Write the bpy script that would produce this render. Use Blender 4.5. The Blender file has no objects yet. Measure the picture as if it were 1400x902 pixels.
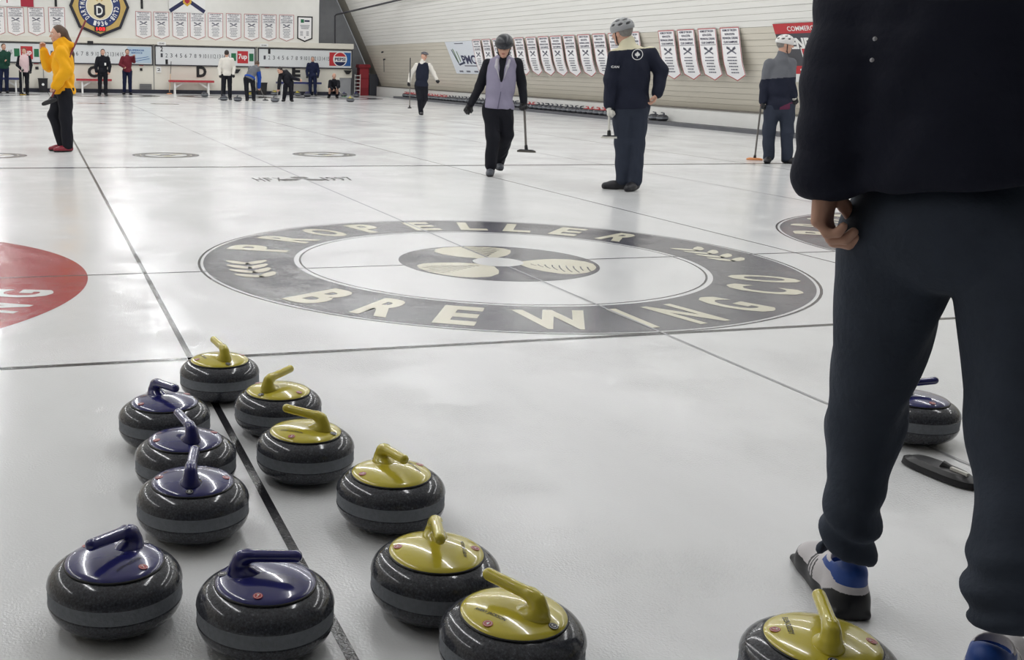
import bpy, bmesh, math, random
import numpy as np
from mathutils import Vector, Matrix

random.seed(7); np.random.seed(7)
scene = bpy.context.scene
COL = scene.collection
PI = math.pi

# ------------------------------------------------------------------ camera
F_PX = 1461.55; CAM = np.array([-2.7053, -5.9714, 1.142]); YAW, PIT, ROL = .2734, .2406, -.019; PX, PY = 458.02, 451.0
def ray(u, v):
    a = (u-PX)/F_PX; b = -(v-PY)/F_PX
    c, s = math.cos(ROL), math.sin(ROL); x = c*a+s*b; w = -s*a+c*b
    c, s = math.cos(PIT), math.sin(PIT); y = c+s*w; z = -s+c*w
    c, s = math.cos(YAW), math.sin(YAW)
    return np.array([c*x+s*y, -s*x+c*y, z])
def on_z(u, v, z=0.0):
    d = ray(u, v); return CAM + (z-CAM[2])/d[2]*d
def on_y(u, v, Y):
    d = ray(u, v); return CAM + (Y-CAM[1])/d[1]*d
def on_x(u, v, X):
    d = ray(u, v); return CAM + (X-CAM[0])/d[0]*d
cam = bpy.data.cameras.new('camera'); camo = bpy.data.objects.new('camera', cam); COL.objects.link(camo)
cam.sensor_fit = 'HORIZONTAL'; cam.sensor_width = 36; cam.lens = F_PX*36/1400; cam.shift_x = (700-PX)/1400; cam.shift_y = (PY-451)/1400
cam.clip_start = .05; cam.clip_end = 300
_c, _s = math.cos(ROL), math.sin(ROL)
fw = np.array([math.sin(YAW)*math.cos(PIT), math.cos(YAW)*math.cos(PIT), -math.sin(PIT)])
rt0 = np.array([math.cos(YAW), -math.sin(YAW), 0.]); up0 = np.cross(rt0, fw)
rt = _c*rt0 - _s*up0; up = _s*rt0 + _c*up0
camo.matrix_world = Matrix(((rt[0], up[0], -fw[0], CAM[0]), (rt[1], up[1], -fw[1], CAM[1]), (rt[2], up[2], -fw[2], CAM[2]), (0, 0, 0, 1)))
scene.camera = camo
# ------------------------------------------------------------------ world, lights, exposure
wd = bpy.data.worlds.new('world'); scene.world = wd; wd.use_nodes = True
wd.node_tree.nodes['Background'].inputs[0].default_value = (.9, .95, 1, 1); wd.node_tree.nodes['Background'].inputs[1].default_value = .25
scene.view_settings.view_transform = 'Standard'; scene.view_settings.look = 'None'
scene.view_settings.gamma = 1; scene.view_settings.exposure = 0.0
STRIPS = (-8.58, -4.29, 0.0, 4.29, 8.58)
STRIP_POWER = 500.0
for x in STRIPS:
    L = bpy.data.lights.new('tube_light', 'AREA'); L.shape = 'RECTANGLE'; L.size = .07; L.size_y = 41.0
    L.energy = STRIP_POWER; L.color = (.985, .99, 1.0)
    lo = bpy.data.objects.new('tube_light', L); COL.objects.link(lo); lo.location = (x, 17.5, 5.2)

# ------------------------------------------------------------------ materials
def lin(c):
    c = [x/255. for x in c]
    return tuple(x/12.92 if x <= .04045 else ((x+.055)/1.055)**2.4 for x in c) + (1.,)
MATS = {}
def mat(name, rgb, rough=.6, metal=0., var=0., vscale=20., bump=0., bscale=60., spec=.5, stretch=None, coat=0., emit=0.):
    if name in MATS: return MATS[name]
    m = bpy.data.materials.new(name); m.use_nodes = True; nt = m.node_tree; b = nt.nodes['Principled BSDF']
    b.inputs['Base Color'].default_value = lin(rgb); b.inputs['Roughness'].default_value = rough
    b.inputs['Metallic'].default_value = metal; b.inputs['Specular IOR Level'].default_value = spec
    b.inputs['Coat Weight'].default_value = coat; b.inputs['Coat Roughness'].default_value = .05
    if emit: b.inputs['Emission Color'].default_value = lin(rgb); b.inputs['Emission Strength'].default_value = emit
    if var or bump:
        tc = nt.nodes.new('ShaderNodeTexCoord'); mp = nt.nodes.new('ShaderNodeMapping'); nt.links.new(tc.outputs['Object'], mp.inputs[0])
        if stretch: mp.inputs['Scale'].default_value = stretch
        if var:
            n = nt.nodes.new('ShaderNodeTexNoise'); n.inputs['Scale'].default_value = vscale; n.inputs['Detail'].default_value = 5
            nt.links.new(mp.outputs[0], n.inputs['Vector'])
            r = nt.nodes.new('ShaderNodeMapRange'); r.inputs[1].default_value = .25; r.inputs[2].default_value = .75
            r.inputs[3].default_value = 1-var; r.inputs[4].default_value = 1+var
            nt.links.new(n.outputs[0], r.inputs[0])
            x = nt.nodes.new('ShaderNodeVectorMath'); x.operation = 'SCALE'; x.inputs[0].default_value = lin(rgb)[:3]
            nt.links.new(r.outputs[0], x.inputs['Scale']); nt.links.new(x.outputs[0], b.inputs['Base Color'])
        if bump:
            n = nt.nodes.new('ShaderNodeTexNoise'); n.inputs['Scale'].default_value = bscale; n.inputs['Detail'].default_value = 4
            nt.links.new(mp.outputs[0], n.inputs['Vector'])
            bp = nt.nodes.new('ShaderNodeBump'); bp.inputs['Strength'].default_value = bump; bp.inputs['Distance'].default_value = .01
            nt.links.new(n.outputs[0], bp.inputs['Height']); nt.links.new(bp.outputs[0], b.inputs['Normal'])
    MATS[name] = m; return m
def ice_mat(name, rgb, var=.02):
    """paint or bare white under pebbled clear ice: glossy skin, fine pebble bump, wandering wear streaks"""
    if name in MATS: return MATS[name]
    m = bpy.data.materials.new(name); m.use_nodes = True; nt = m.node_tree; b = nt.nodes['Principled BSDF']
    N = nt.nodes.new; Lk = nt.links.new
    tc = N('ShaderNodeTexCoord')
    mp = N('ShaderNodeMapping'); mp.inputs['Scale'].default_value = (1.2, .5, 1); Lk(tc.outputs['Object'], mp.inputs[0])
    n = N('ShaderNodeTexNoise'); n.inputs['Scale'].default_value = 1.3; n.inputs['Detail'].default_value = 8; n.inputs['Roughness'].default_value = .65; Lk(mp.outputs[0], n.inputs['Vector'])
    r = N('ShaderNodeMapRange'); r.inputs[1].default_value = .3; r.inputs[2].default_value = .7; r.inputs[3].default_value = 1-var*1.6; r.inputs[4].default_value = 1+var*.6; Lk(n.outputs[0], r.inputs[0])
    x = N('ShaderNodeVectorMath'); x.operation = 'SCALE'; x.inputs[0].default_value = lin(rgb)[:3]; Lk(r.outputs[0], x.inputs['Scale']); Lk(x.outputs[0], b.inputs['Base Color'])
    # roughness wanders
    n2 = N('ShaderNodeTexNoise'); n2.inputs['Scale'].default_value = .9; n2.inputs['Detail'].default_value = 4; Lk(tc.outputs['Object'], n2.inputs['Vector'])
    r2 = N('ShaderNodeMapRange'); r2.inputs[1].default_value = .35; r2.inputs[2].default_value = .65; r2.inputs[3].default_value = .13; r2.inputs[4].default_value = .19; Lk(n2.outputs[0], r2.inputs[0]); Lk(r2.outputs[0], b.inputs['Roughness'])
    # pebble
    p = N('ShaderNodeTexNoise'); p.inputs['Scale'].default_value = 150; p.inputs['Detail'].default_value = 2; Lk(tc.outputs['Object'], p.inputs['Vector'])
    q = N('ShaderNodeTexNoise'); q.inputs['Scale'].default_value = 1.6; q.inputs['Detail'].default_value = 5; q.inputs['Roughness'].default_value = .7; Lk(tc.outputs['Object'], q.inputs['Vector'])
    r3 = N('ShaderNodeMapRange'); r3.inputs[1].default_value = .48; r3.inputs[2].default_value = .72; r3.inputs[3].default_value = .14; r3.inputs[4].default_value = 1.0; Lk(q.outputs[0], r3.inputs[0])
    bp = N('ShaderNodeBump'); bp.inputs['Distance'].default_value = .0035; Lk(p.outputs[0], bp.inputs['Height']); Lk(r3.outputs[0], bp.inputs['Strength']); Lk(bp.outputs[0], b.inputs['Normal'])
    b.inputs['IOR'].default_value = 1.33
    MATS[name] = m; return m
def granite_mat():
    m = bpy.data.materials.new('granite'); m.use_nodes = True; nt = m.node_tree; b = nt.nodes['Principled BSDF']; N = nt.nodes.new; Lk = nt.links.new
    tc = N('ShaderNodeTexCoord')
    v = N('ShaderNodeTexNoise'); v.inputs['Scale'].default_value = 190; v.inputs['Detail'].default_value = 6; v.inputs['Roughness'].default_value = .75; Lk(tc.outputs['Object'], v.inputs['Vector'])
    cr = N('ShaderNodeValToRGB'); e = cr.color_ramp.elements
    e[0].position = .36; e[0].color = lin((40, 41, 46)); e[1].position = .62; e[1].color = lin((80, 82, 89))
    k = cr.color_ramp.elements.new(.75); k.color = lin((160, 163, 168)); Lk(v.outputs[0], cr.inputs[0]); Lk(cr.outputs[0], b.inputs['Base Color'])
    b.inputs['Roughness'].default_value = .12; MATS['granite'] = m; return m
GRANITE = granite_mat()
BAND = mat('striking_band', (122, 126, 132), .75, var=.14, vscale=90, bump=.25, bscale=120)

# ------------------------------------------------------------------ mesh helpers
def new_obj(name, verts, faces, m=None, parent=None, smooth=False, midx=None):
    me = bpy.data.meshes.new(name)
    if isinstance(verts, np.ndarray) and isinstance(faces, np.ndarray) and faces.shape[1] == 4 and len(faces):
        n, k = len(verts), len(faces)
        me.vertices.add(n); me.vertices.foreach_set('co', verts.astype(np.float32).ravel())
        me.loops.add(4*k); me.loops.foreach_set('vertex_index', faces.astype(np.int32).ravel())
        me.polygons.add(k); me.polygons.foreach_set('loop_start', np.arange(0, 4*k, 4, dtype=np.int32))
        me.update(calc_edges=True)
    else:
        me.from_pydata([tuple(map(float, v)) for v in verts], [], [tuple(int(i) for i in f) for f in faces]); me.update()
    for mm in (m if isinstance(m, (list, tuple)) else [m]):
        if mm: me.materials.append(mm)
    if midx is not None: me.polygons.foreach_set('material_index', np.asarray(midx, np.int32))
    if smooth: me.polygons.foreach_set('use_smooth', np.ones(len(me.polygons), bool))
    o = bpy.data.objects.new(name, me); COL.objects.link(o)
    if parent is not None: o.parent = parent
    return o
def tag(o, label=None, cat=None, group=None, kind=None):
    if label: o['label'] = label
    if cat: o['category'] = cat
    if group: o['group'] = group
    if kind: o['kind'] = kind
    return o
def empty(name, loc=(0, 0, 0), rz=0., label=None, cat=None, group=None):
    o = bpy.data.objects.new(name, None); COL.objects.link(o); o.location = tuple(map(float, loc)); o.rotation_euler = (0, 0, rz)
    o.empty_display_size = .05
    return tag(o, label, cat, group)
class MB:
    """collects simple solids into one mesh"""
    def __init__(s): s.v = []; s.f = []
    def add(s, vs, fs):
        n = len(s.v); s.v += [tuple(map(float, p)) for p in vs]; s.f += [tuple(i+n for i in f) for f in fs]; return s
    def box(s, x0, x1, y0, y1, z0, z1):
        return s.add([(x0,y0,z0),(x1,y0,z0),(x1,y1,z0),(x0,y1,z0),(x0,y0,z1),(x1,y0,z1),(x1,y1,z1),(x0,y1,z1)],
                     [(0,3,2,1),(4,5,6,7),(0,1,5,4),(1,2,6,5),(2,3,7,6),(3,0,4,7)])
    def tube(s, pts, rs, n=10, cap=True):
        pts = [np.array(p, float) for p in pts]; 
        if not isinstance(rs, (list, tuple)): rs = [rs]*len(pts)
        rings = []; ref = None
        for i, p in enumerate(pts):
            t = (pts[min(i+1, len(pts)-1)]-pts[max(i-1, 0)]); t = t/np.linalg.norm(t)
            if ref is None:
                a = np.array([0, 0, 1.]) if abs(t[2]) < .9 else np.array([1., 0, 0]); ref = np.cross(t, a)
            ref = ref-t*(ref@t); ref /= np.linalg.norm(ref); q = np.cross(t, ref)
            rings.append([p+rs[i]*(math.cos(2*PI*k/n)*ref+math.sin(2*PI*k/n)*q) for k in range(n)])
        vs = [v for r in rings for v in r]; fs = []
        for i in range(len(rings)-1):
            for k in range(n): fs.append((i*n+k, i*n+(k+1) % n, (i+1)*n+(k+1) % n, (i+1)*n+k))
        if cap: fs.append(tuple(range(n-1, -1, -1))); fs.append(tuple(range((len(rings)-1)*n, len(rings)*n)))
        return s.add(vs, fs)
    def lathe(s, prof, n=48, c=(0, 0, 0)):
        vs = []; fs = []
        for r, z in prof:
            for k in range(n): vs.append((c[0]+r*math.cos(2*PI*k/n), c[1]+r*math.sin(2*PI*k/n), c[2]+z))
        for i in range(len(prof)-1):
            for k in range(n): fs.append((i*n+k, i*n+(k+1) % n, (i+1)*n+(k+1) % n, (i+1)*n+k))
        if prof[0][0] > 1e-4: fs.append(tuple(range(n-1, -1, -1)))
        if prof[-1][0] > 1e-4: fs.append(tuple(range((len(prof)-1)*n, len(prof)*n)))
        return s.add(vs, fs)
    def prism(s, poly, axis, d0, d1):
        """poly in the plane across axis; extruded d0..d1"""
        def P(a, b, d): return {'x': (d, a, b), 'y': (a, d, b), 'z': (a, b, d)}[axis]
        n = len(poly); vs = [P(a, b, d0) for a, b in poly]+[P(a, b, d1) for a, b in poly]
        fs = [tuple(range(n)), tuple(range(2*n-1, n-1, -1))]+[(i, i+n, (i+1) % n+n, (i+1) % n) for i in range(n)]
        return s.add(vs, fs)
    def obj(s, name, m, parent=None, smooth=False, fix=True):
        o = new_obj(name, s.v, s.f, m, parent)
        if fix:
            bm = bmesh.new(); bm.from_mesh(o.data); bmesh.ops.recalc_face_normals(bm, faces=bm.faces); bm.to_mesh(o.data); bm.free()
        if smooth:
            o.data.polygons.foreach_set('use_smooth', np.ones(len(o.data.polygons), bool)); 
            try: o.data.set_sharp_from_angle(angle=math.radians(40))
            except Exception: pass
        return o
_TX = {}
def text_mesh(s, bold=.0, res=3):
    """flat lettering as (verts Nx2 normalised: height of capitals = 1, left edge at 0), faces"""
    key = (s, bold, res)
    if key in _TX: return _TX[key]
    cu = bpy.data.curves.new('t', 'FONT'); cu.body = s; cu.offset = bold; cu.resolution_u = res; cu.fill_mode = 'FRONT' if False else 'BOTH'
    o = bpy.data.objects.new('t', cu); COL.objects.link(o)
    dg = bpy.context.evaluated_depsgraph_get(); me = bpy.data.meshes.new_from_object(o.evaluated_get(dg))
    v = np.array([p.co[:2] for p in me.vertices]); f = [tuple(p.vertices) for p in me.polygons]
    bpy.data.objects.remove(o); bpy.data.curves.remove(cu); bpy.data.meshes.remove(me)
    v[:, 0] -= v[:, 0].min(); v[:, 1] -= v[:, 1].min()
    v /= max(v[:, 1].max(), 1e-6)
    _TX[key] = (v, f); return _TX[key]
def text_fit(s, w, h, bold=0., cx=0., cy=0., keep=False):
    """lettering stretched into a w x h box centred on (cx, cy)"""
    v, f = text_mesh(s, bold); W = v[:, 0].max(); q = v.copy()
    sx = w/W if not keep else min(w/W, h)
    q[:, 0] = (q[:, 0]-W/2)*sx+cx; q[:, 1] = (q[:, 1]-.5)*h+cy
    return q, f
class Flat:
    """flat artwork in 2-D, later laid onto a surface by a mapping"""
    def __init__(s): s.v = []; s.f = []
    def add(s, v, f):
        n = len(s.v); s.v += [tuple(p) for p in v]; s.f += [tuple(i+n for i in t) for t in f]; return s
    def poly(s, pts): return s.add(pts, [tuple(range(len(pts)))])
    def rect(s, x0, x1, y0, y1): return s.poly([(x0, y0), (x1, y0), (x1, y1), (x0, y1)])
    def text(s, t, w, h, cx, cy, bold=0.): return s.add(*text_fit(t, w, h, bold, cx, cy))
    def ring(s, r0, r1, n=96, cx=0, cy=0, a0=0., a1=2*PI):
        v = []; f = []; closed = abs(a1-a0-2*PI) < 1e-6; m = n if closed else n+1
        for k in range(m):
            a = a0+(a1-a0)*k/n; v += [(cx+r0*math.cos(a), cy+r0*math.sin(a)), (cx+r1*math.cos(a), cy+r1*math.sin(a))]
        for k in range(n):
            j = (k+1) % m; f.append((2*k, 2*k+1, 2*j+1, 2*j))
        return s.add(v, f)
    def disc(s, r, n=48, cx=0, cy=0): return s.poly([(cx+r*math.cos(2*PI*k/n), cy+r*math.sin(2*PI*k/n)) for k in range(n)])
    def line(s, a, b, w):
        a = np.array(a, float); b = np.array(b, float); d = b-a; d /= np.linalg.norm(d); p = np.array([-d[1], d[0]])*w/2
        return s.poly([a-p, b-p, b+p, a+p])
    def strip(s, pts, w):
        for i in range(len(pts)-1): s.line(pts[i], pts[i+1], w)
        return s
    def obj(s, name, m, mapping, parent=None): return new_obj(name, [mapping(*p) for p in s.v], s.f, m, parent)

# ------------------------------------------------------------------ signed-distance modelling (figures, handles, shoes)
def nrm(v): v = np.asarray(v, float); return v/max(np.linalg.norm(v), 1e-9)
def frame(z, x):
    """rows: x, y, z of an orthonormal frame whose z is given and x is as near as can be"""
    z = nrm(z); x = np.asarray(x, float); x = nrm(x-z*(x@z)); return np.array([x, np.cross(z, x), z])
class Sdf:
    def __init__(s): s.p = []
    def cone(s, a, b, ra, rb, k=.03, op=1): s.p.append(('c', np.array(a, float), np.array(b, float), ra, rb, k, op)); return s
    def ball(s, c, r, k=.03, op=1): return s.cone(c, np.array(c, float)+[0, 0, 1e-4], r, r, k, op)
    def ell(s, c, r, R=None, k=.03, op=1): s.p.append(('e', np.array(c, float), np.array(r, float), np.eye(3) if R is None else R, None, k, op)); return s
    def box(s, c, h, R=None, rad=.01, k=.01, op=1): s.p.append(('b', np.array(c, float), np.array(h, float), np.eye(3) if R is None else R, rad, k, op)); return s
    def half(s, c, n, k=.004): s.p.append(('h', np.array(c, float), nrm(n), None, None, k, -1)); return s   # cuts away the side n points to
    def folds(s, amp, fn): s.p.append(('f', amp, fn, None, None, 0, 0)); return s
    def bounds(s):
        lo = []; hi = []
        for q in s.p:
            if q[6] != 1: continue
            if q[0] == 'c':
                r = max(q[3], q[4]); lo.append(np.minimum(q[1], q[2])-r); hi.append(np.maximum(q[1], q[2])+r)
            else:
                e = np.abs(q[3]).T@q[2]; lo.append(q[1]-e); hi.append(q[1]+e)
        return np.min(lo, 0), np.max(hi, 0)
    def mesh(s, vox):
        lo, hi = s.bounds(); lo = lo-3*vox; hi = hi+3*vox
        n = np.ceil((hi-lo)/vox).astype(int)+1
        ax = [lo[i]+vox*np.arange(n[i]) for i in range(3)]
        F = np.full(n, 1., np.float32)
        for q in s.p:
            t, k, op = q[0], q[5], q[6]
            if t in 'ceb':
                if t == 'c': r = max(q[3], q[4]); l = np.minimum(q[1], q[2])-r; h = np.maximum(q[1], q[2])+r
                else: e = np.abs(q[3]).T@q[2]; l = q[1]-e; h = q[1]+e
                mg = k+3*vox
                i0 = np.clip(np.floor((l-mg-lo)/vox).astype(int), 0, n); i1 = np.clip(np.ceil((h+mg-lo)/vox).astype(int)+1, 0, n)
                if (i1 <= i0).any(): continue
                sl = tuple(slice(a, b) for a, b in zip(i0, i1))
            else: sl = (slice(None),)*3
            X = ax[0][sl[0]][:, None, None]; Y = ax[1][sl[1]][None, :, None]; Z = ax[2][sl[2]][None, None, :]
            if t == 'c':
                a, b = q[1], q[2]; d = b-a; L2 = max(d@d, 1e-12)
                u = np.clip(((X-a[0])*d[0]+(Y-a[1])*d[1]+(Z-a[2])*d[2])/L2, 0, 1)
                D = np.sqrt((X-a[0]-u*d[0])**2+(Y-a[1]-u*d[1])**2+(Z-a[2]-u*d[2])**2)-(q[3]+(q[4]-q[3])*u)
            elif t in 'eb':
                c, r, R = q[1], q[2], q[3]; x, y, z = X-c[0], Y-c[1], Z-c[2]
                P = [R[i][0]*x+R[i][1]*y+R[i][2]*z for i in range(3)]
                if t == 'e':
                    k0 = np.sqrt(sum((P[i]/r[i])**2 for i in range(3))); k1 = np.sqrt(sum((P[i]/r[i]**2)**2 for i in range(3)))
                    D = k0*(k0-1)/np.maximum(k1, 1e-6)
                else:
                    Q = [np.abs(P[i])-(r[i]-q[4]) for i in range(3)]
                    D = np.sqrt(sum(np.maximum(v, 0)**2 for v in Q))+np.minimum(np.maximum(np.maximum(Q[0], Q[1]), Q[2]), 0)-q[4]
            elif t == 'h':
                D = -((X-q[1][0])*q[2][0]+(Y-q[1][1])*q[2][1]+(Z-q[1][2])*q[2][2])
            else:
                F += (q[1]*q[2](X, Y, Z)).astype(np.float32); continue
            A = F[sl]; D = D.astype(np.float32)
            if op == 1:
                h = np.maximum(k-np.abs(A-D), 0)/max(k, 1e-6); F[sl] = np.minimum(A, D)-h*h*k*.25
            else:
                D = -D; h = np.maximum(k-np.abs(A-D), 0)/max(k, 1e-6); F[sl] = np.maximum(A, D)+h*h*k*.25
        return nets(F, lo, vox)
def nets(F, lo, vox):
    S = F < 0
    c = [S[i:S.shape[0]-1+i, j:S.shape[1]-1+j, k:S.shape[2]-1+k] for i in (0, 1) for j in (0, 1) for k in (0, 1)]
    al = c[0].copy(); an = c[0].copy()
    for x in c[1:]: al &= x; an |= x
    I = np.argwhere(an & ~al)
    if not len(I): return np.zeros((0, 3)), np.zeros((0, 4), int)
    off = np.array([(i, j, k) for i in (0, 1) for j in (0, 1) for k in (0, 1)])
    V = np.stack([F[I[:, 0]+o[0], I[:, 1]+o[1], I[:, 2]+o[2]] for o in off], 1)
    acc = np.zeros((len(I), 3)); cnt = np.zeros(len(I))
    for a in range(8):
        for b in range(a+1, 8):
            if np.abs(off[a]-off[b]).sum() != 1: continue
            m = (V[:, a] < 0) != (V[:, b] < 0); t = V[m, a]/(V[m, a]-V[m, b])
            acc[m] += off[a]+t[:, None]*(off[b]-off[a]); cnt[m] += 1
    P = lo+vox*(I+acc/cnt[:, None])
    idx = np.full(np.array(F.shape)-1, -1, np.int64); idx[I[:, 0], I[:, 1], I[:, 2]] = np.arange(len(I))
    Q = []
    for d in range(3):
        sa = [slice(None)]*3; sb = [slice(None)]*3; sa[d] = slice(0, -1); sb[d] = slice(1, None)
        A = S[tuple(sa)]; B = S[tuple(sb)]; E = np.argwhere(A != B)
        e1, e2 = [(1, 2), (2, 0), (0, 1)][d]
        E = E[(E[:, e1] > 0) & (E[:, e2] > 0) & (E[:, e1] < F.shape[e1]-1) & (E[:, e2] < F.shape[e2]-1)]
        fl = A[E[:, 0], E[:, 1], E[:, 2]]
        g = []
        for o1, o2 in ((-1, -1), (0, -1), (0, 0), (-1, 0)):
            T = E.copy(); T[:, e1] += o1; T[:, e2] += o2; g.append(idx[T[:, 0], T[:, 1], T[:, 2]])
        g = np.stack(g, 1); g[~fl] = g[~fl][:, ::-1]; Q.append(g)
    return P, np.concatenate(Q)
def join(*ms):
    V = []; Fc = []; n = 0
    for v, f in ms: V.append(v); Fc.append(f+n); n += len(v)
    return np.concatenate(V), np.concatenate(Fc)
def centroids(v, f): return v[f].mean(1)

# ================================================================== THE SETTING
def XW(z): return 11.78-.45*(z-.4)-.012*(z-.4)**2            # leaning plank wall on the right
Y0, Y1 = -13.0, 39.0
SH = 4.289; HW = 2.1445                                        # sheet pitch, half width
WHITE = mat('white_paint', (232, 231, 226), .55, var=.03, vscale=3)
CREAM = mat('cream_paint', (226, 222, 210), .5, var=.03, vscale=2)
GREYW = mat('grey_plywood', (150, 152, 156), .7, var=.08, vscale=4)
BLACK = mat('black_plastic', (22, 22, 26), .4)
DARK = mat('dark_trim', (52, 52, 58), .6)
ICE = ice_mat('ice', (229, 230, 231), .035)
ice = MB().box(-13.2, 11.3, Y0, 40, -.12, 0).obj('floor', ICE); tag(ice, kind='structure')
tag(MB().box(11.3, 13, Y0, 40, -.12, -.005).box(-15, -13.2, Y0, 40, -.12, -.005).obj('trim_1', mat('concrete', (120, 120, 122), .8, var=.1)), kind='structure')
# --- painted markings, laid in the ice
I_DARK = ice_mat('ice_grey', (92, 92, 99), .06); I_CREAM = ice_mat('ice_cream', (221, 217, 196), .03); I_BLACK = ice_mat('ice_black', (44, 44, 48), .1)
I_RED = ice_mat('ice_red', (168, 62, 68), .05); I_LINE = ice_mat('ice_line', (84, 85, 90), .1); I_PALE = ice_mat('ice_pale_line', (176, 177, 180), .06); I_WHITE = ice_mat('ice_white', (225, 226, 225), .02); I_BLUE = ice_mat('ice_blue', (60, 70, 120), .05)
def on_ice(cx, cy, z, rot=0.):
    c, s = math.cos(rot), math.sin(rot)
    return lambda x, y: (cx+c*x-s*y, cy+s*x+c*y, z)
def line_mark(x0, x1, y0, y1, m, z=.0009, name='sheet_line'): Flat().rect(x0, x1, y0, y1).obj(name, m, on_ice(0, 0, z), ice)
for Y, w, m in ((6.4008, .105, I_LINE), (28.35, .10, I_LINE)): line_mark(-13, 11.1, Y-w/2, Y+w/2, m, name='hog_line')
for Y in (0, 34.75): line_mark(-13, 11.1, Y-.010, Y+.010, I_LINE, name='tee_line')
for Y in (-1.829-.015, 34.75+1.829): line_mark(-13, 11.1, Y-.018, Y+.018, I_BLACK, name='back_line')
for k in (-2, -1, 0, 1, 2): line_mark(k*SH-.007, k*SH+.007, -6.3, 40, I_PALE, .0018, 'centre_line')
for k in (-2, -1, 1, 2, 3): 
    x = (k-.5)*SH if k > 0 else (k+.5)*SH
    if k == 3: x = 2.5*SH
    w = .0125 if k == -1 else .007
    line_mark(x-w, x+w, -7, 40, I_BLACK if k == -1 else I_LINE, .0009, 'sheet_divider')
def arc_letter(ch, cx, cy, deg, r0, r1, w, m, outward, bold=.038):
    """one letter standing between radii r0 and r1; its top points away from the button when outward"""
    a = math.radians(deg); q, f = text_fit(ch, w, r1-r0, bold)
    rot = a-PI/2 if outward else a+PI/2
    c, s = math.cos(rot), math.sin(rot); R = (r0+r1)/2; ox, oy = cx+R*math.cos(a), cy+R*math.sin(a)
    new_obj('letter', [(ox+c*x-s*y, oy+s*x+c*y, .0016) for x, y in q], f, m, ice)
def wheat(cx, cy, deg, m):
    """an ear of leaves in pairs along the ring"""
    a0 = math.radians(deg); sg = 1 if abs(deg) < 90 else -1
    for i in range(4):
        for side in (-1, 1):
            a = a0+sg*(i-1.7)*.088; r = 1.535
            leaf = [(0, -.005), (.03, .035), (.09, .06), (.17, .055), (.195, .03), (.13, -.002), (.05, -.022)]
            ang = a+sg*PI/2*1+side*sg*.56
            pts = [(x*1.0, side*y*sg) for x, y in leaf]
            c, s = math.cos(ang), math.sin(ang); ox, oy = cx+(r+side*.012)*math.cos(a), cy+(r+side*.012)*math.sin(a)
            Flat().poly([(ox+c*x-s*y, oy+s*x+c*y) for x, y in pts]).obj('wheat_leaf', m, lambda x, y: (x, y, .0016), ice)
BLADE = [(.145, -.07), (.20, -.16), (.285, -.235), (.38, -.285), (.46, -.275), (.53, -.205), (.575, -.10), (.59, .0), (.575, .11), (.53, .185), (.44, .235), (.33, .22), (.24, .165), (.145, .07)]
def brewing_house(cx, cy):
    F = Flat; base = on_ice(cx, cy, .0006)
    F().ring(1.814, 1.829).obj('house_edge', I_BLACK, base, ice)
    F().ring(1.252, 1.797, 144).obj('house_ring', I_DARK, base, ice)
    F().ring(1.210, 1.222).obj('house_edge', I_BLACK, base, ice)
    F().disc(.61, 96).obj('house_centre', I_DARK, base, ice)
    F().disc(.155).obj('button', I_WHITE, on_ice(cx, cy, .0021), ice)
    for k, a in enumerate((93, 213, -27)):
        rot = math.radians(a)
        F().poly(BLADE).obj('propeller_blade', I_CREAM, on_ice(cx, cy, .0012, rot), ice)
        g = F()
        for i in range(9):
            x = .20+i*.042; y1 = -.05-.16*min(1, i/4); pts = [(x+.035*j*j/9-.0, -.005+y1*.33*j) for j in range(4)]
            pts = [p for p in pts if math.hypot(*p) < .57]
            if len(pts) > 1: g.strip(pts, .009)
        g.obj('blade_lines', I_DARK, on_ice(cx, cy, .0019, rot), ice)
    for ch, d in zip('BREWINGCO', (-149.3, -134.7, -120.7, -103.5, -89.3, -77.6, -62.5, -43.4, -30.2)):
        arc_letter(ch, cx, cy, d, 1.335, 1.735, {'W': .36, 'I': .055}.get(ch, .20), I_CREAM, False)
    for ch, d in zip('PROPELLER', (151, 134.5, 119.5, 104.5, 88, 73.5, 60.5, 46.5, 31.5)):
        arc_letter(ch, cx, cy, d, 1.325, 1.725, .20 if ch != 'O' else .215, I_CREAM, True)
    for d in (180, 0): wheat(cx, cy, d, I_CREAM)
brewing_house(0, 0); brewing_house(SH, 0)
Flat().ring(1.22, 1.829, 144).obj('house_ring', I_RED, on_ice(-SH, 0, .0006), ice)
Flat().disc(.61).obj('house_centre', I_RED, on_ice(-SH, 0, .0006), ice)
for ch, d in zip('ING', (-38.0, -28.5, -16.5)): arc_letter(ch, -SH, 0, d, 1.38, 1.70, .19 if ch != 'I' else .06, I_WHITE, False)
for k, m in ((-2, I_BLACK), (-1, I_DARK), (0, I_BLACK), (1, I_BLACK), (2, I_DARK)):
    Flat().ring(1.22, 1.829).obj('house_ring', m, on_ice(k*SH, 34.75, .0006), ice); Flat().disc(.61).obj('house_centre', I_DARK, on_ice(k*SH, 34.75, .0006), ice)
for cx, cy in ((-1.08, 8.1), (1.05, 8.13), (-1.08, 26.6), (1.05, 26.6), (-SH+1.05, 8.1)):
    F = Flat; far = cy > 20
    F().ring(.27, .43).obj('ice_badge', I_RED if far and cx < 0 else I_DARK, on_ice(cx, cy, .0006), ice); F().disc(.13).obj('ice_badge', I_LINE, on_ice(cx, cy, .0006), ice)
    for a in (30, 150, 270):
        c, s = math.cos(math.radians(a)), math.sin(math.radians(a)); F().line((.08*c, .08*s), (.25*c, .25*s), .11).obj('ice_badge', I_CREAM, on_ice(cx, cy, .0012), ice)
    F().ring(.32, .335).obj('ice_badge', I_CREAM, on_ice(cx, cy, .0012), ice); F().ring(.385, .392).obj('ice_badge', I_CREAM, on_ice(cx, cy, .0012), ice)
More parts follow.
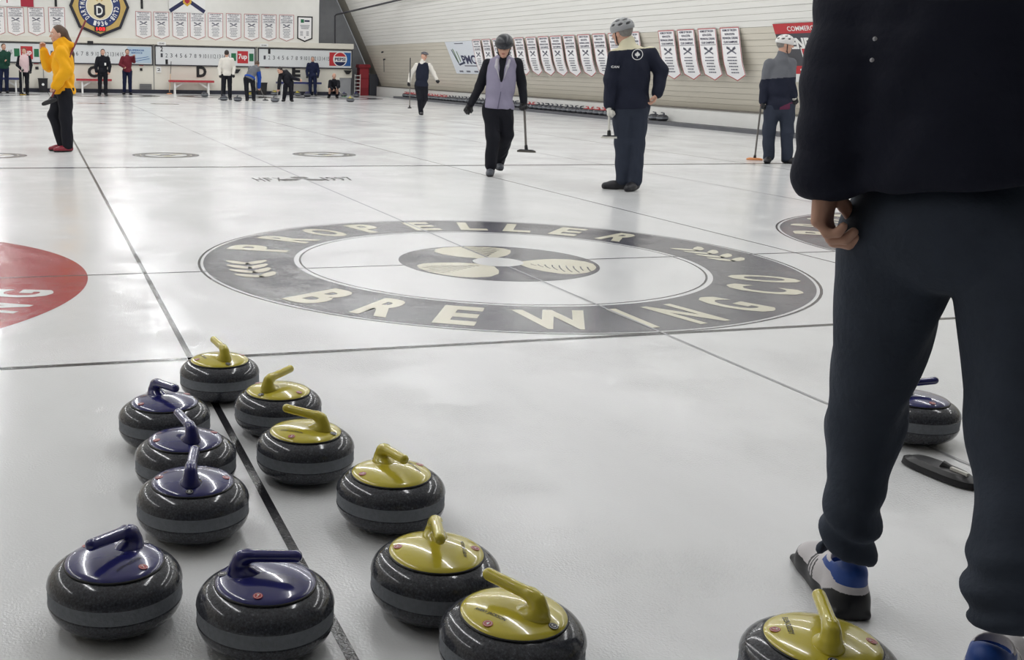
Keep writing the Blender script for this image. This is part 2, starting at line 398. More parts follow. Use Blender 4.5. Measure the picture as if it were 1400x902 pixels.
for t, x, w in (('H', -.49, .085), ('F', -.385, .075), ('X', -.275, .09), ('1', .215, .03), ('9', .29, .08), ('9', .385, .08), ('7', .48, .075)):
    q, f = text_fit(t, w, .36, .02); new_obj('letter', [(x+a, 4.97+b, .0009) for a, b in q], f, I_BLACK, ice)
for a in (90, 205, -25):
    rr = math.radians(a); Flat().poly([(.03, -.04), (.12, -.11), (.23, -.09), (.27, 0), (.22, .08), (.10, .07), (.03, .03)]).obj('propeller_blade', I_BLACK, on_ice(-.03, 4.97, .0009, rr), ice)

# --- right wall: leaning boards, kickboard, stone shelf
def slope_pts(z0, z1, n=14): return [(XW(z), z) for z in np.linspace(z0, z1, n)]
PLANK_LO = mat('beige_boards', (214, 208, 194), .45, var=.05, vscale=5, stretch=(1, .12, 3)); PLANK_HI = mat('white_boards', (236, 235, 230), .45, var=.035, vscale=5, stretch=(1, .12, 3))
wr = MB().prism([(x+.03, z) for x, z in slope_pts(.0, 4.45)]+[(x+.12, z) for x, z in slope_pts(.0, 4.45)][::-1], 'y', Y0, 40.2).obj('wall_right', mat('board_joint', (150, 146, 136), .8)); tag(wr, kind='structure')
z = .41; i = 0
while z < 4.4:
    dz = .118; a, b = z+.0025, z+dz-.0025; off = .004*math.sin(i*2.7)
    MB().prism([(XW(a)-off, a), (XW(b)-off, b), (XW(b)+.026, b), (XW(a)+.026, a)], 'y', Y0, Y1).obj('wall_board', PLANK_LO if z < 1.98 else PLANK_HI, wr)
    z += dz; i += 1
tag(MB().box(11.56, 11.86, Y0, Y1, -.01, .385).obj('baseboard_right', mat('kickboard', (222, 222, 219), .45, var=.03, vscale=3)), kind='structure')
tag(MB().box(11.545, 11.80, Y0, Y1, .385, .41).obj('trim_2', mat('dark_joint', (110, 106, 100), .6)), kind='structure')
tag(MB().box(11.19, 11.57, Y0, 35.6, -.01, .075).obj('trim_3', mat('rubber_curb', (92, 93, 98), .7, var=.08)), kind='structure')
# --- ceiling vault, left wall, end walls
def vault(n=26):
    p0, p1, p2, p3 = np.array([XW(4.45), 4.45]), np.array([9.1, 6.2]), np.array([5, 8.6]), np.array([0, 8.6])
    return [tuple((1-t)**3*p0+3*(1-t)**2*t*p1+3*(1-t)*t*t*p2+t**3*p3) for t in np.linspace(0, 1, n)]
va = vault(); prof = va+[(-x, z) for x, z in va[::-1][1:]]
ou = [(x*1.01, z+.12) for x, z in prof]
ce = MB(); n = len(prof)
for i in range(n-1): ce.prism([prof[i], prof[i+1], ou[i+1], ou[i]], 'y', Y0, 40.2)
tag(ce.obj('ceiling', WHITE), kind='structure')
lp = slope_pts(-.1, 4.45, 8)
tag(MB().prism([(-x, z) for x, z in lp]+[(-x-.12, z) for x, z in lp[::-1]], 'y', Y0, 40.2).obj('wall_left', PLANK_LO), kind='structure')
endp = [(x, z) for x, z in slope_pts(-.1, 4.45, 8)]+va[1:]; endp = endp+[(-x, z) for x, z in endp[::-1]]
tag(MB().prism(endp, 'y', Y0-.15, Y0).obj('wall_back', mat('back_wall', (96, 97, 100), .8)), kind='structure')
tag(MB().prism(endp, 'y', 40.2, 40.35).obj('wall_far', GREYW), kind='structure')
up_poly = [(-8.93, 2.05), (8.93, 2.05), (8.93, 6.2), (-8.93, 6.2)]
tag(MB().prism(up_poly, 'y', 38.9, 40.2).obj('wall_front', WHITE), kind='structure')
tag(MB().prism([(-13, -.02), (9.70, -.02), (9.70, .73), (10.23, .73), (10.23, 2.10), (-13, 2.10)], 'y', 38.3, 38.9).obj('wall_lower', CREAM), kind='structure')
tag(MB().box(-13, 10.26, 38.22, 38.3, 1.90, 2.11).obj('trim_4', CREAM), kind='structure')
tag(MB().box(-13, 9.7, 38.24, 38.3, -.01, .15).obj('baseboard_far', mat('navy_base', (34, 36, 52), .5)), kind='structure')
tag(MB().box(9.705, 10.20, 38.32, 38.88, -.01, .725).obj('trim_5', GREYW), kind='structure')
for x in (-2.27, 1.99, 6.155): tag(MB().box(x-.012, x+.012, 38.285, 38.30, .15, 1.9).obj('trim_6', mat('seam', (120, 120, 120), .6)), kind='structure')
# --- lamps over the sheets (above the frame)
for i, x in enumerate(STRIPS):
    o = MB().prism([(x-.16, 5.24), (x+.16, 5.24), (x+.06, 5.34), (x-.06, 5.34)], 'y', -3.2, 38.2)
    for k in range(8): o.box(x-.01, x+.01, -2+k*5.5, -1.98+k*5.5, 5.33, 5.8)
    o = o.obj('strip_light', WHITE); tag(o, ['long white strip light over the leftmost sheet', 'long white strip light over the red house sheet', 'long white strip light over the grey lettered house', 'long white strip light over the sheet right of the lettered house', 'long white strip light nearest the sloping board wall'][i], 'light', 'strip lights over the sheets')

# ================================================================== FAR WALL FITTINGS
FY = 38.28
def wall_map(cx, cz, y): return lambda a, b: (cx+a, y, cz+b)
NUM = mat('number_grey', (74, 76, 84), .6); NUMD = mat('number_black', (26, 26, 30), .6); BOARD = mat('score_panel', (222, 225, 226), .4)
RED = mat('red_print', (190, 44, 52), .5); GREEN = mat('green_print', (30, 110, 72), .5); BLUE = mat('blue_print', (36, 92, 160), .5); NAVY = mat('navy_print', (28, 34, 78), .5); WHITEP = mat('white_print', (236, 236, 234), .5); SKY = mat('pale_blue_print', (186, 205, 220), .5)
def scoreboard(x0, x1, label, extras=(), sponsor=None, first=0):
    t = empty('scoreboard', ((x0+x1)/2, FY, 1.12), 0, label, 'scoreboard', 'scoreboards on the far wall')
    L = lambda m: m
    cx, cz = (x0+x1)/2, 1.12
    def P(name, mb, m, par=t, **k):
        o = mb.obj(name, m, par, **k); return o
    h = .72; w = x1-x0
    P('panel', MB().box(-w/2, w/2, -.03, 0, 0, h), BOARD)
    fr = MB().box(-w/2-.03, w/2+.03, -.045, .0, -.03, .015).box(-w/2-.03, w/2+.03, -.045, 0, h-.015, h+.03).box(-w/2-.03, -w/2+.012, -.045, 0, 0, h).box(w/2-.012, w/2+.03, -.045, 0, 0, h)
    P('frame', fr, DARK)
    for i in range(15):
        q, f = text_fit(str(i+1), .085 if i < 9 else .125, .155); x = -w/2+.25+i*.192
        o = new_obj('number', [(x+a, -.034, .37+b) for a, b in q], f, NUM, t)
    for s, i, up_ in extras:
        q, f = text_fit(s, .10, .19, .02); x = -w/2+.25+i*.192
        new_obj('hanging_number', [(x+a, -.036, (.61 if up_ else .12)+b) for a, b in q], f, NUMD, t)
    sx = w/2-.50
    M = lambda a, b: (sx+a, -.036, .36+b)
    M2 = lambda a, b: (sx+a, -.040, .36+b); M3 = lambda a, b: (sx+a, -.044, .36+b)
    if sponsor == 'cola':
        Flat().rect(-.46, -.15, -.27, .27).obj('sponsor_sign', RED, M, t); Flat().rect(.15, .46, -.27, .27).obj('sponsor_sign', BLUE, M, t)
        d = Flat().disc(.30).obj('sponsor_sign', WHITEP, M2, t)
        tp = [(.265*math.cos(a), .265*math.sin(a)) for a in np.linspace(.42, PI-.42, 16)]; Flat().poly(tp).obj('sponsor_emblem', RED, M3, d)
        Flat().poly([(x, -y) for x, y in tp][::-1]).obj('sponsor_emblem', NAVY, M3, d)
        Flat().text('PEPSI', .46, .13, 0, 0, .03).obj('lettering', NAVY, M3, d)
    elif sponsor == 'lemon':
        Flat().rect(-.47, -.27, -.15, .15).obj('sponsor_sign', GREEN, M, t); Flat().rect(.27, .45, -.15, .15).obj('sponsor_sign', GREEN, M, t)
        d = Flat().rect(-.22, .22, -.24, .24).obj('sponsor_sign', RED, M2, t); Flat().text('7up', .36, .26, 0, 0, .03).obj('lettering', WHITEP, M3, d)
    elif sponsor == 'pale':
        d = Flat().rect(-.46, .46, -.31, .31).obj('sponsor_sign', SKY, M, t)
        Flat().text('SUPERIOR', .6, .07, -.1, .18, .02).text('SERVICE', .44, .06, -.1, .08, .02).obj('lettering', BLUE, M2, d)
        Flat().line((-.25, -.16), (.35, -.06), .02).line((-.15, -.24), (.40, -.13), .02).obj('lettering', BLUE, M2, d)
    return t
scoreboard(-6.40, -2.36, 'white numbered scoreboard left of the yellow hoodie, red and green sign at its end', (), 'lemon')
scoreboard(-2.18, 1.93, 'white numbered scoreboard under the octagonal crest with pale blue sign', (), 'pale')
scoreboard(2.06, 6.08, 'white numbered scoreboard above the red bench with red and green sign', (('2', 0, True), ('1', 1, False)), 'lemon')
scoreboard(6.24, 10.19, 'rightmost white numbered scoreboard with red white and blue round sign', (('1', 1, True),), 'cola')
# sheet letters
for ch, u, v in (('C', 127, 98), ('D', 275.5, 98), ('E', 405, 97.5)):
    p = on_y(u, v, FY); q, f = text_fit(ch, .40 if ch != 'E' else .36, .44, .05)
    o = new_obj('wall_letter', [], [], NUMD); 
    bpy.data.objects.remove(o)
    m = MB(); k = len(q); m.add([(a, -.0, b) for a, b in q]+[(a, -.02, b) for a, b in q], [tuple(t) for t in f]+[tuple(i+k for i in t[::-1]) for t in f])
    from collections import Counter
    ec = Counter(tuple(sorted((t[i], t[(i+1) % len(t)]))) for t in f for i in range(len(t)))
    for t in f:
        for i in range(len(t)):
            a, b = t[i], t[(i+1) % len(t)]
            if ec[tuple(sorted((a, b)))] == 1: m.f.append((a, b, b+k, a+k))
    o = m.obj('wall_letter', NUMD); o.location = (p[0], FY+.015, p[2])
    tag(o, {'C': 'big black letter C on the far wall left of the navy suited man', 'D': 'big black letter D above the red bench', 'E': 'big black letter E partly behind the bending curler in black'}[ch], 'letter', 'sheet letters on the far wall')
# benches
def bench(x0, x1, seat, label):
    t = empty('bench', ((x0+x1)/2, 38.0, 0), 0, label, 'bench', 'benches along the far wall'); w = (x1-x0)/2
    MB().box(-w, w, -.19, .19, .46, .54).obj('seat', seat, t)
    for s in (-1, 1):
        MB().prism([(-.17, 0), (-.10, 0), (-.05, .40), (.05, .40), (.10, 0), (.17, 0), (.13, .46), (-.13, .46)], 'x', s*(w-.22)-.03, s*(w-.22)+.03).obj('leg', WHITEP, t)
        MB().add([(s*(w-.24), -.03, .2), (s*(w-.24), .03, .2), (s*(w-.24), .03, .28), (s*(w-.24), -.03, .28), (s*(w-.62), -.03, .44), (s*(w-.62), .03, .44), (s*(w-.56), .03, .46), (s*(w-.56), -.03, .46)], [(0,1,2,3),(4,7,6,5),(0,4,5,1),(1,5,6,2),(2,6,7,3),(3,7,4,0)]).obj('brace', WHITEP, t)
RB = mat('red_bench', (176, 52, 62), .5); BB = mat('blue_bench', (44, 52, 104), .5)
bench(2.55, 4.34, RB, 'red topped bench with white legs under the letter D')
bench(-1.05, .3, RB, 'red topped bench behind the yellow hoodie')
bench(6.95, 8.80, BB, 'blue topped bench behind the men at the far right of the wall')
bench(-4.9, -3.1, BB, 'blue topped bench behind the person in green')
# bins
def bin_(x, y, w, h, m, label, cat='bin', name='waste_bin', lidm=None):
    t = empty(name, (x, y, 0), 0, label, cat)
    MB().add([(-w*.42, -w*.36, .0), (w*.42, -w*.36, .0), (w*.42, w*.36, .0), (-w*.42, w*.36, .0), (-w*.5, -w*.45, h), (w*.5, -w*.45, h), (w*.5, w*.45, h), (-w*.5, w*.45, h)], [(0,3,2,1),(4,5,6,7),(0,1,5,4),(1,2,6,5),(2,3,7,6),(3,0,4,7)]).obj('body', m, t)
    MB().box(-w*.53, w*.53, -w*.48, w*.48, h, h+.035).obj('rim', lidm or m, t)
    return t
p = on_y(58.5, 108, 38.0); b = bin_(p[0], 38.0, .36, .50, BLACK, 'small black waste bin by the wall left of the yellow hoodie'); Flat().disc(.05, 12).obj('recycling_mark', WHITEP, lambda a, c: (a, -.166, .30+c), b)
p = on_y(358, 112, 38.0); bin_(p[0], 38.0, .38, .46, BLACK, 'small black waste bin beside the bending curler in blue')
p = on_y(511.5, 105, 39.3); bin_(p[0]-.06, 39.3, .44, .86, mat('dark_grey_plastic', (62, 64, 72), .5), 'tall dark grey wheeled bin in the far right corner')
rp = on_y(497, 104, 39.4)
REDP = mat('red_plastic', (150, 40, 52), .45)
t = empty('red_locker', (rp[0]-.06, 39.3, 0), 0, 'tall narrow red plastic container in the far right corner', 'container')
MB().box(-.21, .21, -.2, .2, 0, 1.16).obj('body', REDP, t); MB().prism([(-.27, 1.16), (.27, 1.16), (.23, 1.30), (-.23, 1.30)], 'y', -.25, .25).obj('lid', REDP, t)
for zz in (.32, .74): MB().box(-.19, .19, -.215, -.2, zz, zz+.36).obj('front_panel', mat('red_panel', (168, 54, 64), .4), t)
rk = on_y(488.5, 112, 38.7)
t = empty('wire_rack', (rk[0]+.02, 38.75, 0), 0, 'white ladder-like wire rack beside the red container', 'rack')
for s in (-1, 1): MB().box(s*.12-.012, s*.12+.012, -.012, .012, 0, .88).obj('post', WHITEP, t)
for k in range(6): MB().box(-.12, .12, -.01, .01, .06+k*.15, .09+k*.15).obj('rung', WHITEP, t)
# vents, notices
for u, v, lab in ((199, 119, 'grey floor level vent right of the man in maroon'),):
    p = on_y(u, v, FY); t = empty('wall_vent', (p[0], 38.24, .15), 0, lab, 'vent'); MB().box(-.24, .24, -.02, 0, 0, .22).obj('frame', mat('vent_grey', (128, 128, 128), .5), t)
    for k in range(5): MB().box(-.22, .22, -.026, -.02, .02+k*.04, .04+k*.04).obj('slat', mat('vent_dark', (90, 90, 92), .5), t)
def notice(u, v, w, h, m, lab, marks=None, y=FY):
    p = on_y(u, v, y); t = empty('wall_notice', (p[0], y, p[2]), 0, lab, 'notice'); MB().box(-w/2, w/2, -.012, .01, -h/2, h/2).obj('card', m, t)
    if marks: Flat().text(marks, w*.6, h*.45, 0, 0, .01).obj('lettering', NUMD, lambda a, b: (a, -.016, b), t)
notice(217, 95, .20, .24, WHITEP, 'white card with a number on the wall left of the leaning broom', '2')
notice(49.5, 86.5, .18, .05, RED, 'tiny red sign above the black waste bin at left')
notice(50.5, 93, .12, .10, NUMD, 'tiny black plate under the red sign at left')
notice(193, 89, .18, .05, RED, 'tiny red sign right of the man in maroon')
notice(193, 95, .10, .10, NUMD, 'tiny black plate right of the man in maroon')
notice(365, 92, .18, .05, RED, 'tiny red sign right of the bending curler in blue')
notice(123.5, 58.5, .22, .14, NUMD, 'small black box on the ledge below the octagonal crest', None, 38.2)
notice(221, 59.5, .34, .13, WHITEP, 'white strip with a small caption above the red bench scoreboard', 'ICE SHED', 38.21)
notice(361, 62, .34, .13, WHITEP, 'white strip with a small caption above the rightmost scoreboard', 'ICE SHED', 38.21)
for u, v, lab in ((323, 97, 'black wedge bracket on the wall behind the person in white'), (475, 98.5, 'black wedge bracket below the round sign')):
    p = on_y(u, v, FY); o = MB().prism([(-.17, .07), (.17, .07), (.05, -.09), (-.05, -.09)], 'y', -.10, .02).obj('wall_bracket', BLACK); o.location = (p[0], FY, p[2]); tag(o, lab, 'bracket')
for u, lab in ((76.5, 'black vertical strap left of the octagonal crest'), (194, 'black vertical strap right of the octagonal crest')):
    p = on_y(u, 12 if u > 100 else 9, 38.88); o = MB().box(-.045, .045, -.02, .01, 0, 1.9).obj('wall_strap', NUMD); o.location = (p[0], 38.89, p[2]); tag(o, lab, 'strap')

# --- octagonal crest
UY = 38.88
oc = on_y(135.8, 8.9, UY); s1 = np.linalg.norm(on_y(136.8, 50.5, UY)-oc)
t = empty('octagonal_crest', (oc[0], UY, oc[2]), 0, 'big octagonal club crest with gold rim and blue lettered ring on the far wall', 'crest')
octo = lambda r: [(r*math.sin(k*PI/4), r*math.cos(k*PI/4)) for k in range(8)]
GOLD = mat('gold_paint', (196, 166, 96), .5, var=.06, vscale=8); CRN = mat('crest_navy', (24, 26, 44), .5); CRB = mat('crest_blue', (32, 52, 108), .5); CRC = mat('crest_cream', (224, 212, 178), .5)
MB().prism(octo(s1), 'y', -.07, .02).obj('board', CRN, t); MB().prism(octo(s1*.90), 'y', -.085, -.06).obj('gold_field', GOLD, t)
Mc = lambda d: (lambda a, b: (a, -d, b))
Flat().disc(s1*.70).obj('ring', CRN, Mc(.087), t); rb = Flat().disc(s1*.685).obj('ring', CRB, Mc(.089), t); Flat().disc(s1*.455).obj('ring', WHITEP, Mc(.091), t); Flat().disc(s1*.43).obj('centre_field', CRC, Mc(.093), t)
txt = 'DARTMOUTH CURLING CLUB'
for i, ch in enumerate(txt):
    if ch == ' ': continue
    a = math.radians(222-264*i/(len(txt)-1)); q, f = text_fit(ch, s1*.085 if ch != 'I' else s1*.03, s1*.16, .03); c, s = math.cos(a-PI/2), math.sin(a-PI/2)
    new_obj('lettering', [(s1*.57*math.cos(a)+c*x-s*y, -.092, s1*.57*math.sin(a)+s*x+c*y) for x, y in q], f, WHITEP, t)
for i, ch in enumerate('1936'):
    a = math.radians(-107+i*12.5); q, f = text_fit(ch, s1*.09, s1*.16, .03); c, s = math.cos(a+PI/2), math.sin(a+PI/2)
    new_obj('lettering', [(s1*.57*math.cos(a)+c*x-s*y, -.092, s1*.57*math.sin(a)+s*x+c*y) for x, y in q], f, WHITEP, t)
Flat().disc(.02, 10, s1*.57*math.cos(math.radians(-53)), s1*.57*math.sin(math.radians(-53))).obj('lettering', WHITEP, Mc(.092), t)
sh = [(-.22, .22), (-.1, .26), (0, .32), (.1, .26), (.22, .22), (.22, -.14), (.12, -.24), (0, -.29), (-.12, -.24), (-.22, -.14)]
sd = Flat().poly([(x*s1/1.2*1.0, y*s1/1.2-.17) for x, y in sh][::-1]).obj('shield', CRN, Mc(.096), t); Flat().text('D', .26*s1/1.2, .36*s1/1.2, 0, -.16, .02).obj('lettering', WHITEP, Mc(.099), sd)
for sx in (-1, 1): Flat().strip([(sx*.06, .2), (sx*.3, .42), (sx*.42, .40)], .05).obj('crossed_emblem', GOLD, Mc(.096), t)
ck = MB().box(-.22, .22, -.12, -.085, -.92*s1+.12, -.92*s1+.30).obj('clock', BLACK, t)
Flat().text('103', .34, .13, 0.02, -.92*s1+.21, .03).obj('digits', mat('led_red', (255, 40, 40), .5, emit=1.5), Mc(.123), ck)

# --- pennants
BANC = mat('banner_cloth', (240, 239, 240), .7, var=.015, vscale=6); BRED = mat('banner_red', (186, 96, 96), .7); BTXT = mat('banner_ink', (58, 58, 84), .7); BGRY = mat('banner_grey', (110, 112, 124), .7)
HEADS = ['HOME OF THE 2014', 'NOVA SCOTIA', 'PROVINCIAL CURLING', 'CLUB CHAMPIONS']
def pennant_art(w, h, head=.34):
    """flat art, origin at top centre, y down is negative"""
    txt = Flat(); ws = (.74, .52, .80, .72)
    for i, s in enumerate(HEADS): txt.text(s, w*ws[i]*(1 if len(HEADS) == 4 else 1), h*.042, 0, -h*(.055+i*.072), .03)
    lines = Flat()
    yy = .545
    for i in range(6):
        ww = w*(.46, .52, .40, .48, .36, .42)[i]; x = -ww/2
        while x < ww/2: 
            l = w*random.uniform(.05, .11); lines.rect(x, min(x+l, ww/2), -h*(yy+.022), -h*yy); x += l+w*.018
        yy += .057
    rule = Flat().rect(-w*.43, w*.43, -h*.318, -h*.308)
    cross = Flat().line((-w*.24, -h*.37), (w*.24, -h*.49), h*.028).line((-w*.25, -h*.49), (w*.22, -h*.385), h*.03).line((-w*.24, -h*.37), (-w*.08, -h*.40), h*.045).line((w*.22, -h*.375), (w*.07, -h*.405), h*.045)
    return txt, lines, rule, cross
def pennant(name, w, h, mapping, labels, tip=.12, dark=False, parent_loc=(0, 0, 0)):
    """cloth, border, lettering; mapping(x, y, lift) -> local xyz"""
    t = empty(name, parent_loc)
    rows = [0, .15, .3, .45, .6, .7, .8, 1-tip]
    v = []; f = []
    for r in rows: v += [mapping(-w/2, -r*h, .0), mapping(w/2, -r*h, .0)]
    v.append(mapping(0, -h, 0)); k = len(v)
    for i in range(len(rows)-1): f.append((2*i, 2*i+1, 2*i+3, 2*i+2))
    f.append((2*len(rows)-2, 2*len(rows)-1, k-1))
    v += [mapping(*p, -.008) for p in [(s*w/2, -r*h) for r in rows for s in (-1, 1)]+[(0, -h)]]
    f += [tuple(i+k for i in q[::-1]) for q in f]
    ring = [2*i for i in range(len(rows))]+[k-1]+[2*i+1 for i in range(len(rows)-1, -1, -1)]
    f += [(ring[i], ring[(i+1) % len(ring)], ring[(i+1) % len(ring)]+k, ring[i]+k) for i in range(len(ring))]
    MBX = MB().add(v, f); MBX.obj('cloth', BANC, t)
    b = Flat(); bw = .018 if not dark else .05
    out = [(-w/2, -r*h) for r in rows]+[(0, -h)]+[(w/2, -r*h) for r in rows[::-1]]+[(-w/2, 0)]
    for i in range(len(out)-1):
        a, c = np.array(out[i]), np.array(out[i+1]); d = c-a; nn = np.array([-d[1], d[0]]); nn = nn/np.linalg.norm(nn)
        b.poly([a, c, c+nn*bw, a+nn*bw])
    b.obj('border', NUMD if dark else BRED, lambda x, y: mapping(x, y, .003), t)
    return t
def add_art(t, w, h, mapping, arts=None):
    tx, ln, ru, cr = arts or pennant_art(w, h)
    M = lambda x, y: mapping(x, y, .004)
    tag(tx.obj('heading', BTXT, M, t), kind='stuff'); tag(ln.obj('name_lines', BGRY, M, t), kind='stuff'); ru.obj('rule', BGRY, M, t); cr.obj('crossed_brooms', BGRY, M, t)
def copy_tree(o, parent=None):
    c = o.copy(); COL.objects.link(c)
    if parent is not None: c.parent = parent
    for ch in list(o.children): copy_tree(ch, c)
    return c
# far wall
px_u = [-6, 20.5, 48.7, 77, 195.8, 220.3, 246, 270, 294.5, 319.3, 344, 367.8, 392]
fm = lambda x, y, l: (x, -l, y)
proto = pennant('pennant', .62, 1.06, fm, None); add_art(proto, .62, 1.06, fm); 
ordn = ['leftmost', 'second from left', 'third from left', 'fourth from left, above the yellow hoodie,', 'first right of the octagonal crest', 'second right of the octagonal crest', 'third right of the octagonal crest, under the blue cross flag,', 'fourth right of the octagonal crest', 'fifth right of the octagonal crest', 'sixth right of the octagonal crest', 'seventh right of the octagonal crest', 'eighth right of the octagonal crest', 'ninth right of the octagonal crest, beside the black bordered one,']
ordn = ['leftmost on the far wall', 'second from the left on the far wall', 'third from the left on the far wall', 'just above the yellow hoodie', 'first right of the octagonal crest', 'second right of the octagonal crest', 'below the blue cross flag', 'fourth right of the octagonal crest', 'fifth right of the octagonal crest', 'sixth right of the octagonal crest', 'seventh right of the octagonal crest', 'eighth right of the octagonal crest', 'beside the black bordered one']
for i, u in enumerate(px_u):
    o = proto if i == 0 else copy_tree(proto); v = 10 if u < 100 else 15.5+(u-195)*.024
    p = on_y(u, v, UY); o.location = (p[0], UY, p[2]); tag(o, 'white pointed pennant with thin red border, '+ordn[i], 'pennant', 'red bordered pennants on the far wall')
bp_ = pennant('pennant', .66, 1.03, fm, None, .13, True); p = on_y(417, 22.3, UY); bp_.location = (p[0], UY, p[2]); tag(bp_, 'white pointed pennant with thick black border at the right end of the far row', 'pennant')
Flat().rect(-.18, -.04, -.26, -.12).obj('emblem', GREEN, lambda x, y: (x, -.004, y), bp_); Flat().rect(-.02, .2, -.22, -.15).obj('emblem', BTXT, lambda x, y: (x, -.004, y), bp_)
g = Flat()
for i in range(3): g.rect(-.2+.02*i, .2-.02*i, -.38-.06*i, -.355-.06*i)
for i in range(4): g.rect(-.2, -.08, -.62-.05*i, -.60-.05*i).rect(.06, .17, -.62-.05*i, -.60-.05*i)
g.rect(-.02, .02, -.88, -.82); g.obj('faint_lines', BGRY, lambda x, y: (x, -.004, y), bp_)
# flags
def flag(name, w, h, u, v, label):
    p = on_y(u, v, UY); t = empty(name, (p[0], UY, p[2]), 0, label, 'flag'); return t
fl = flag('red_white_flag', 2.4, 1.2, 10, 8.3, 'red and white flag with a leaf, hung high at the far left')
MB().box(-.98, .98, -.02, 0, 0, 1.0).obj('cloth', WHITEP, fl)
FR = mat('flag_red', (170, 36, 60), .6)
for s in (-1, 1): Flat().rect(min(s*.5, s*.98), max(s*.5, s*.98), 0, 1.0).obj('red_band', FR, lambda a, b: (a, -.023, b), fl)
leaf = [(-.02, .12), (-.02, .27), (-.2, .25), (-.16, .34), (-.34, .52), (-.28, .55), (-.32, .68), (-.2, .66), (-.16, .7), (-.08, .58), (-.1, .80), (0, .9)]
Flat().poly((leaf+[(-x, y) for x, y in leaf[::-1][1:]])[::-1]).obj('leaf', FR, lambda a, b: (a, -.024, b), fl)
fl = flag('blue_cross_flag', 1.5, .9, 256, 17.5, 'white flag with diagonal blue cross and shield above the pennants')
MB().box(-.73, .73, -.02, 0, 0, 1.0).obj('cloth', WHITEP, fl)
Flat().line((-.70, .05), (.70, .95), .15).line((-.70, .95), (.70, .05), .15).obj('cross', NAVY, lambda a, b: (a, -.023, b), fl)
d = Flat().poly([(-.17, .72), (-.17, .38), (0, .24), (.17, .38), (.17, .72)]).obj('shield', mat('flag_yellow', (214, 172, 66), .6), lambda a, b: (a, -.026, b), fl)
Flat().poly([(-.09, .62), (-.1, .42), (0, .34), (.1, .42), (.09, .62)]).obj('shield_emblem', FR, lambda a, b: (a, -.029, b), d)
# right wall pennants
def lean(t_): return .17*t_/.65 if t_ < .65 else .17+.17*(t_-.65)/.35
def rw_map(h):
    def f(x, y, l):
        t_ = -y/h; return (lean(t_)-.03-l, -x, y-l*.3)
    return f
ZT = 2.085
rp_ = [(647, 658), (660.5, 671), (674.5, 686), (689, 701), (704, 717), (720, 734), (736, 752), (754, 768), (771, 787), (790.5, 808), (811, 829), (832, 852), (855, 876), (901, 923), (926.5, 950.7), (954, 981), (985, 1011.8)]
H_R = 1.06; mp_ = rw_map(H_R)
protoR = pennant('pennant', .63, H_R, mp_, None, .11); add_art(protoR, .63, H_R, mp_)
rl = ['touching the sponsor banner', 'second on the board wall', 'third on the board wall, behind the helmet', 'fourth on the board wall, behind the helmet', 'just right of the dark helmet', 'second right of the dark helmet', 'third right of the dark helmet', 'fourth right of the dark helmet', 'fifth right of the dark helmet', 'third left of the grey vented helmet', 'second left of the grey vented helmet', 'just left of the grey vented helmet', 'behind the grey vented helmet', 'first of the four right of the navy jacket', 'second of the four right of the navy jacket', 'third of the four right of the navy jacket', 'last of the four right of the navy jacket']
for i, (a, b) in enumerate(rp_):
    o = protoR if i == 0 else copy_tree(protoR); pa = on_x(a, 40, XW(ZT)); pb = on_x(b, 40, XW(ZT))
    d0 = ray((a+b)/2, 44); y = (pa[1]+pb[1])/2
    o.location = (XW(ZT), y, ZT); o.scale = (1, 1, 1); tag(o, 'white pointed pennant with thin red border, '+rl[i], 'pennant', 'pennants on the sloping board wall')
def wall_banner(name, y0, y1, z0, z1, label, m):
    """rectangular banner lying on the leaning wall between y0 (left in view) and y1"""
    t = empty(name, (XW(z1), (y0+y1)/2, z1), 0, label, 'banner'); w = abs(y1-y0); h = z1-z0
    M = lambda x, y, l: (XW(z1+y)-XW(z1)-.03-l, -x, y-l*.3)
    v = [M(x, -k*h/6, 0) for k in range(7) for x in (-w/2, w/2)]; v += [M(x, -k*h/6, -.012) for k in range(7) for x in (-w/2, w/2)]
    f = [(2*k, 2*k+1, 2*k+3, 2*k+2) for k in range(6)]; f += [tuple(i+14 for i in q[::-1]) for q in f]
    ring = [0, 2, 4, 6, 8, 10, 12, 13, 11, 9, 7, 5, 3, 1]; f += [(ring[i], ring[(i+1) % 14], ring[(i+1) % 14]+14, ring[i]+14) for i in range(14)]
    MB().add(v, f).obj('cloth', m, t); return t, w, h, (lambda d: (lambda x, y: M(x, y, d)))
pm0, pm1 = on_x(609, 57, XW(2.06))[1], on_x(646, 56, XW(2.06))[1]
t, w, h, M = wall_banner('sponsor_banner', pm0, pm1, 1.02, 2.06, 'white sponsor banner with green bars and blue letters on the board wall', mat('banner_blue_white', (226, 231, 238), .6))
Flat().text('PMC', w*.50, h*.27, w*.16, -h*.56, .03).obj('lettering', NAVY, M(.004), t)
Flat().line((-w*.30, -h*.22), (-w*.26, -h*.66), .07).line((-w*.19, -h*.30), (-w*.17, -h*.62), .06).obj('emblem', mat('leaf_green', (104, 132, 84), .6), M(.004), t)
Flat().strip([(-w*.36, -h*.24), (-w*.26, -h*.72), (-w*.02, -h*.64)], .06).obj('emblem', mat('slate_print', (44, 58, 88), .6), M(.005), t)
g = Flat().rect(-w*.08, w*.42, -h*.765, -h*.735)
for x in (-.28, -.02, .26): g.rect(w*(x-.07), w*(x+.07), -h*.95, -h*.90)
g.rect(-w*.16, w*.16, -h*.075, -h*.05); g.obj('small_print', BGRY, M(.004), t)
cy0 = on_x(1058, 33, XW(2.1))[1]
t, w, h, M = wall_banner('sponsor_banner', cy0, cy0-2.2, 1.04, 2.10, 'red and charcoal sponsor banner on the board wall behind the white helmet', mat('banner_charcoal', (70, 70, 76), .6))
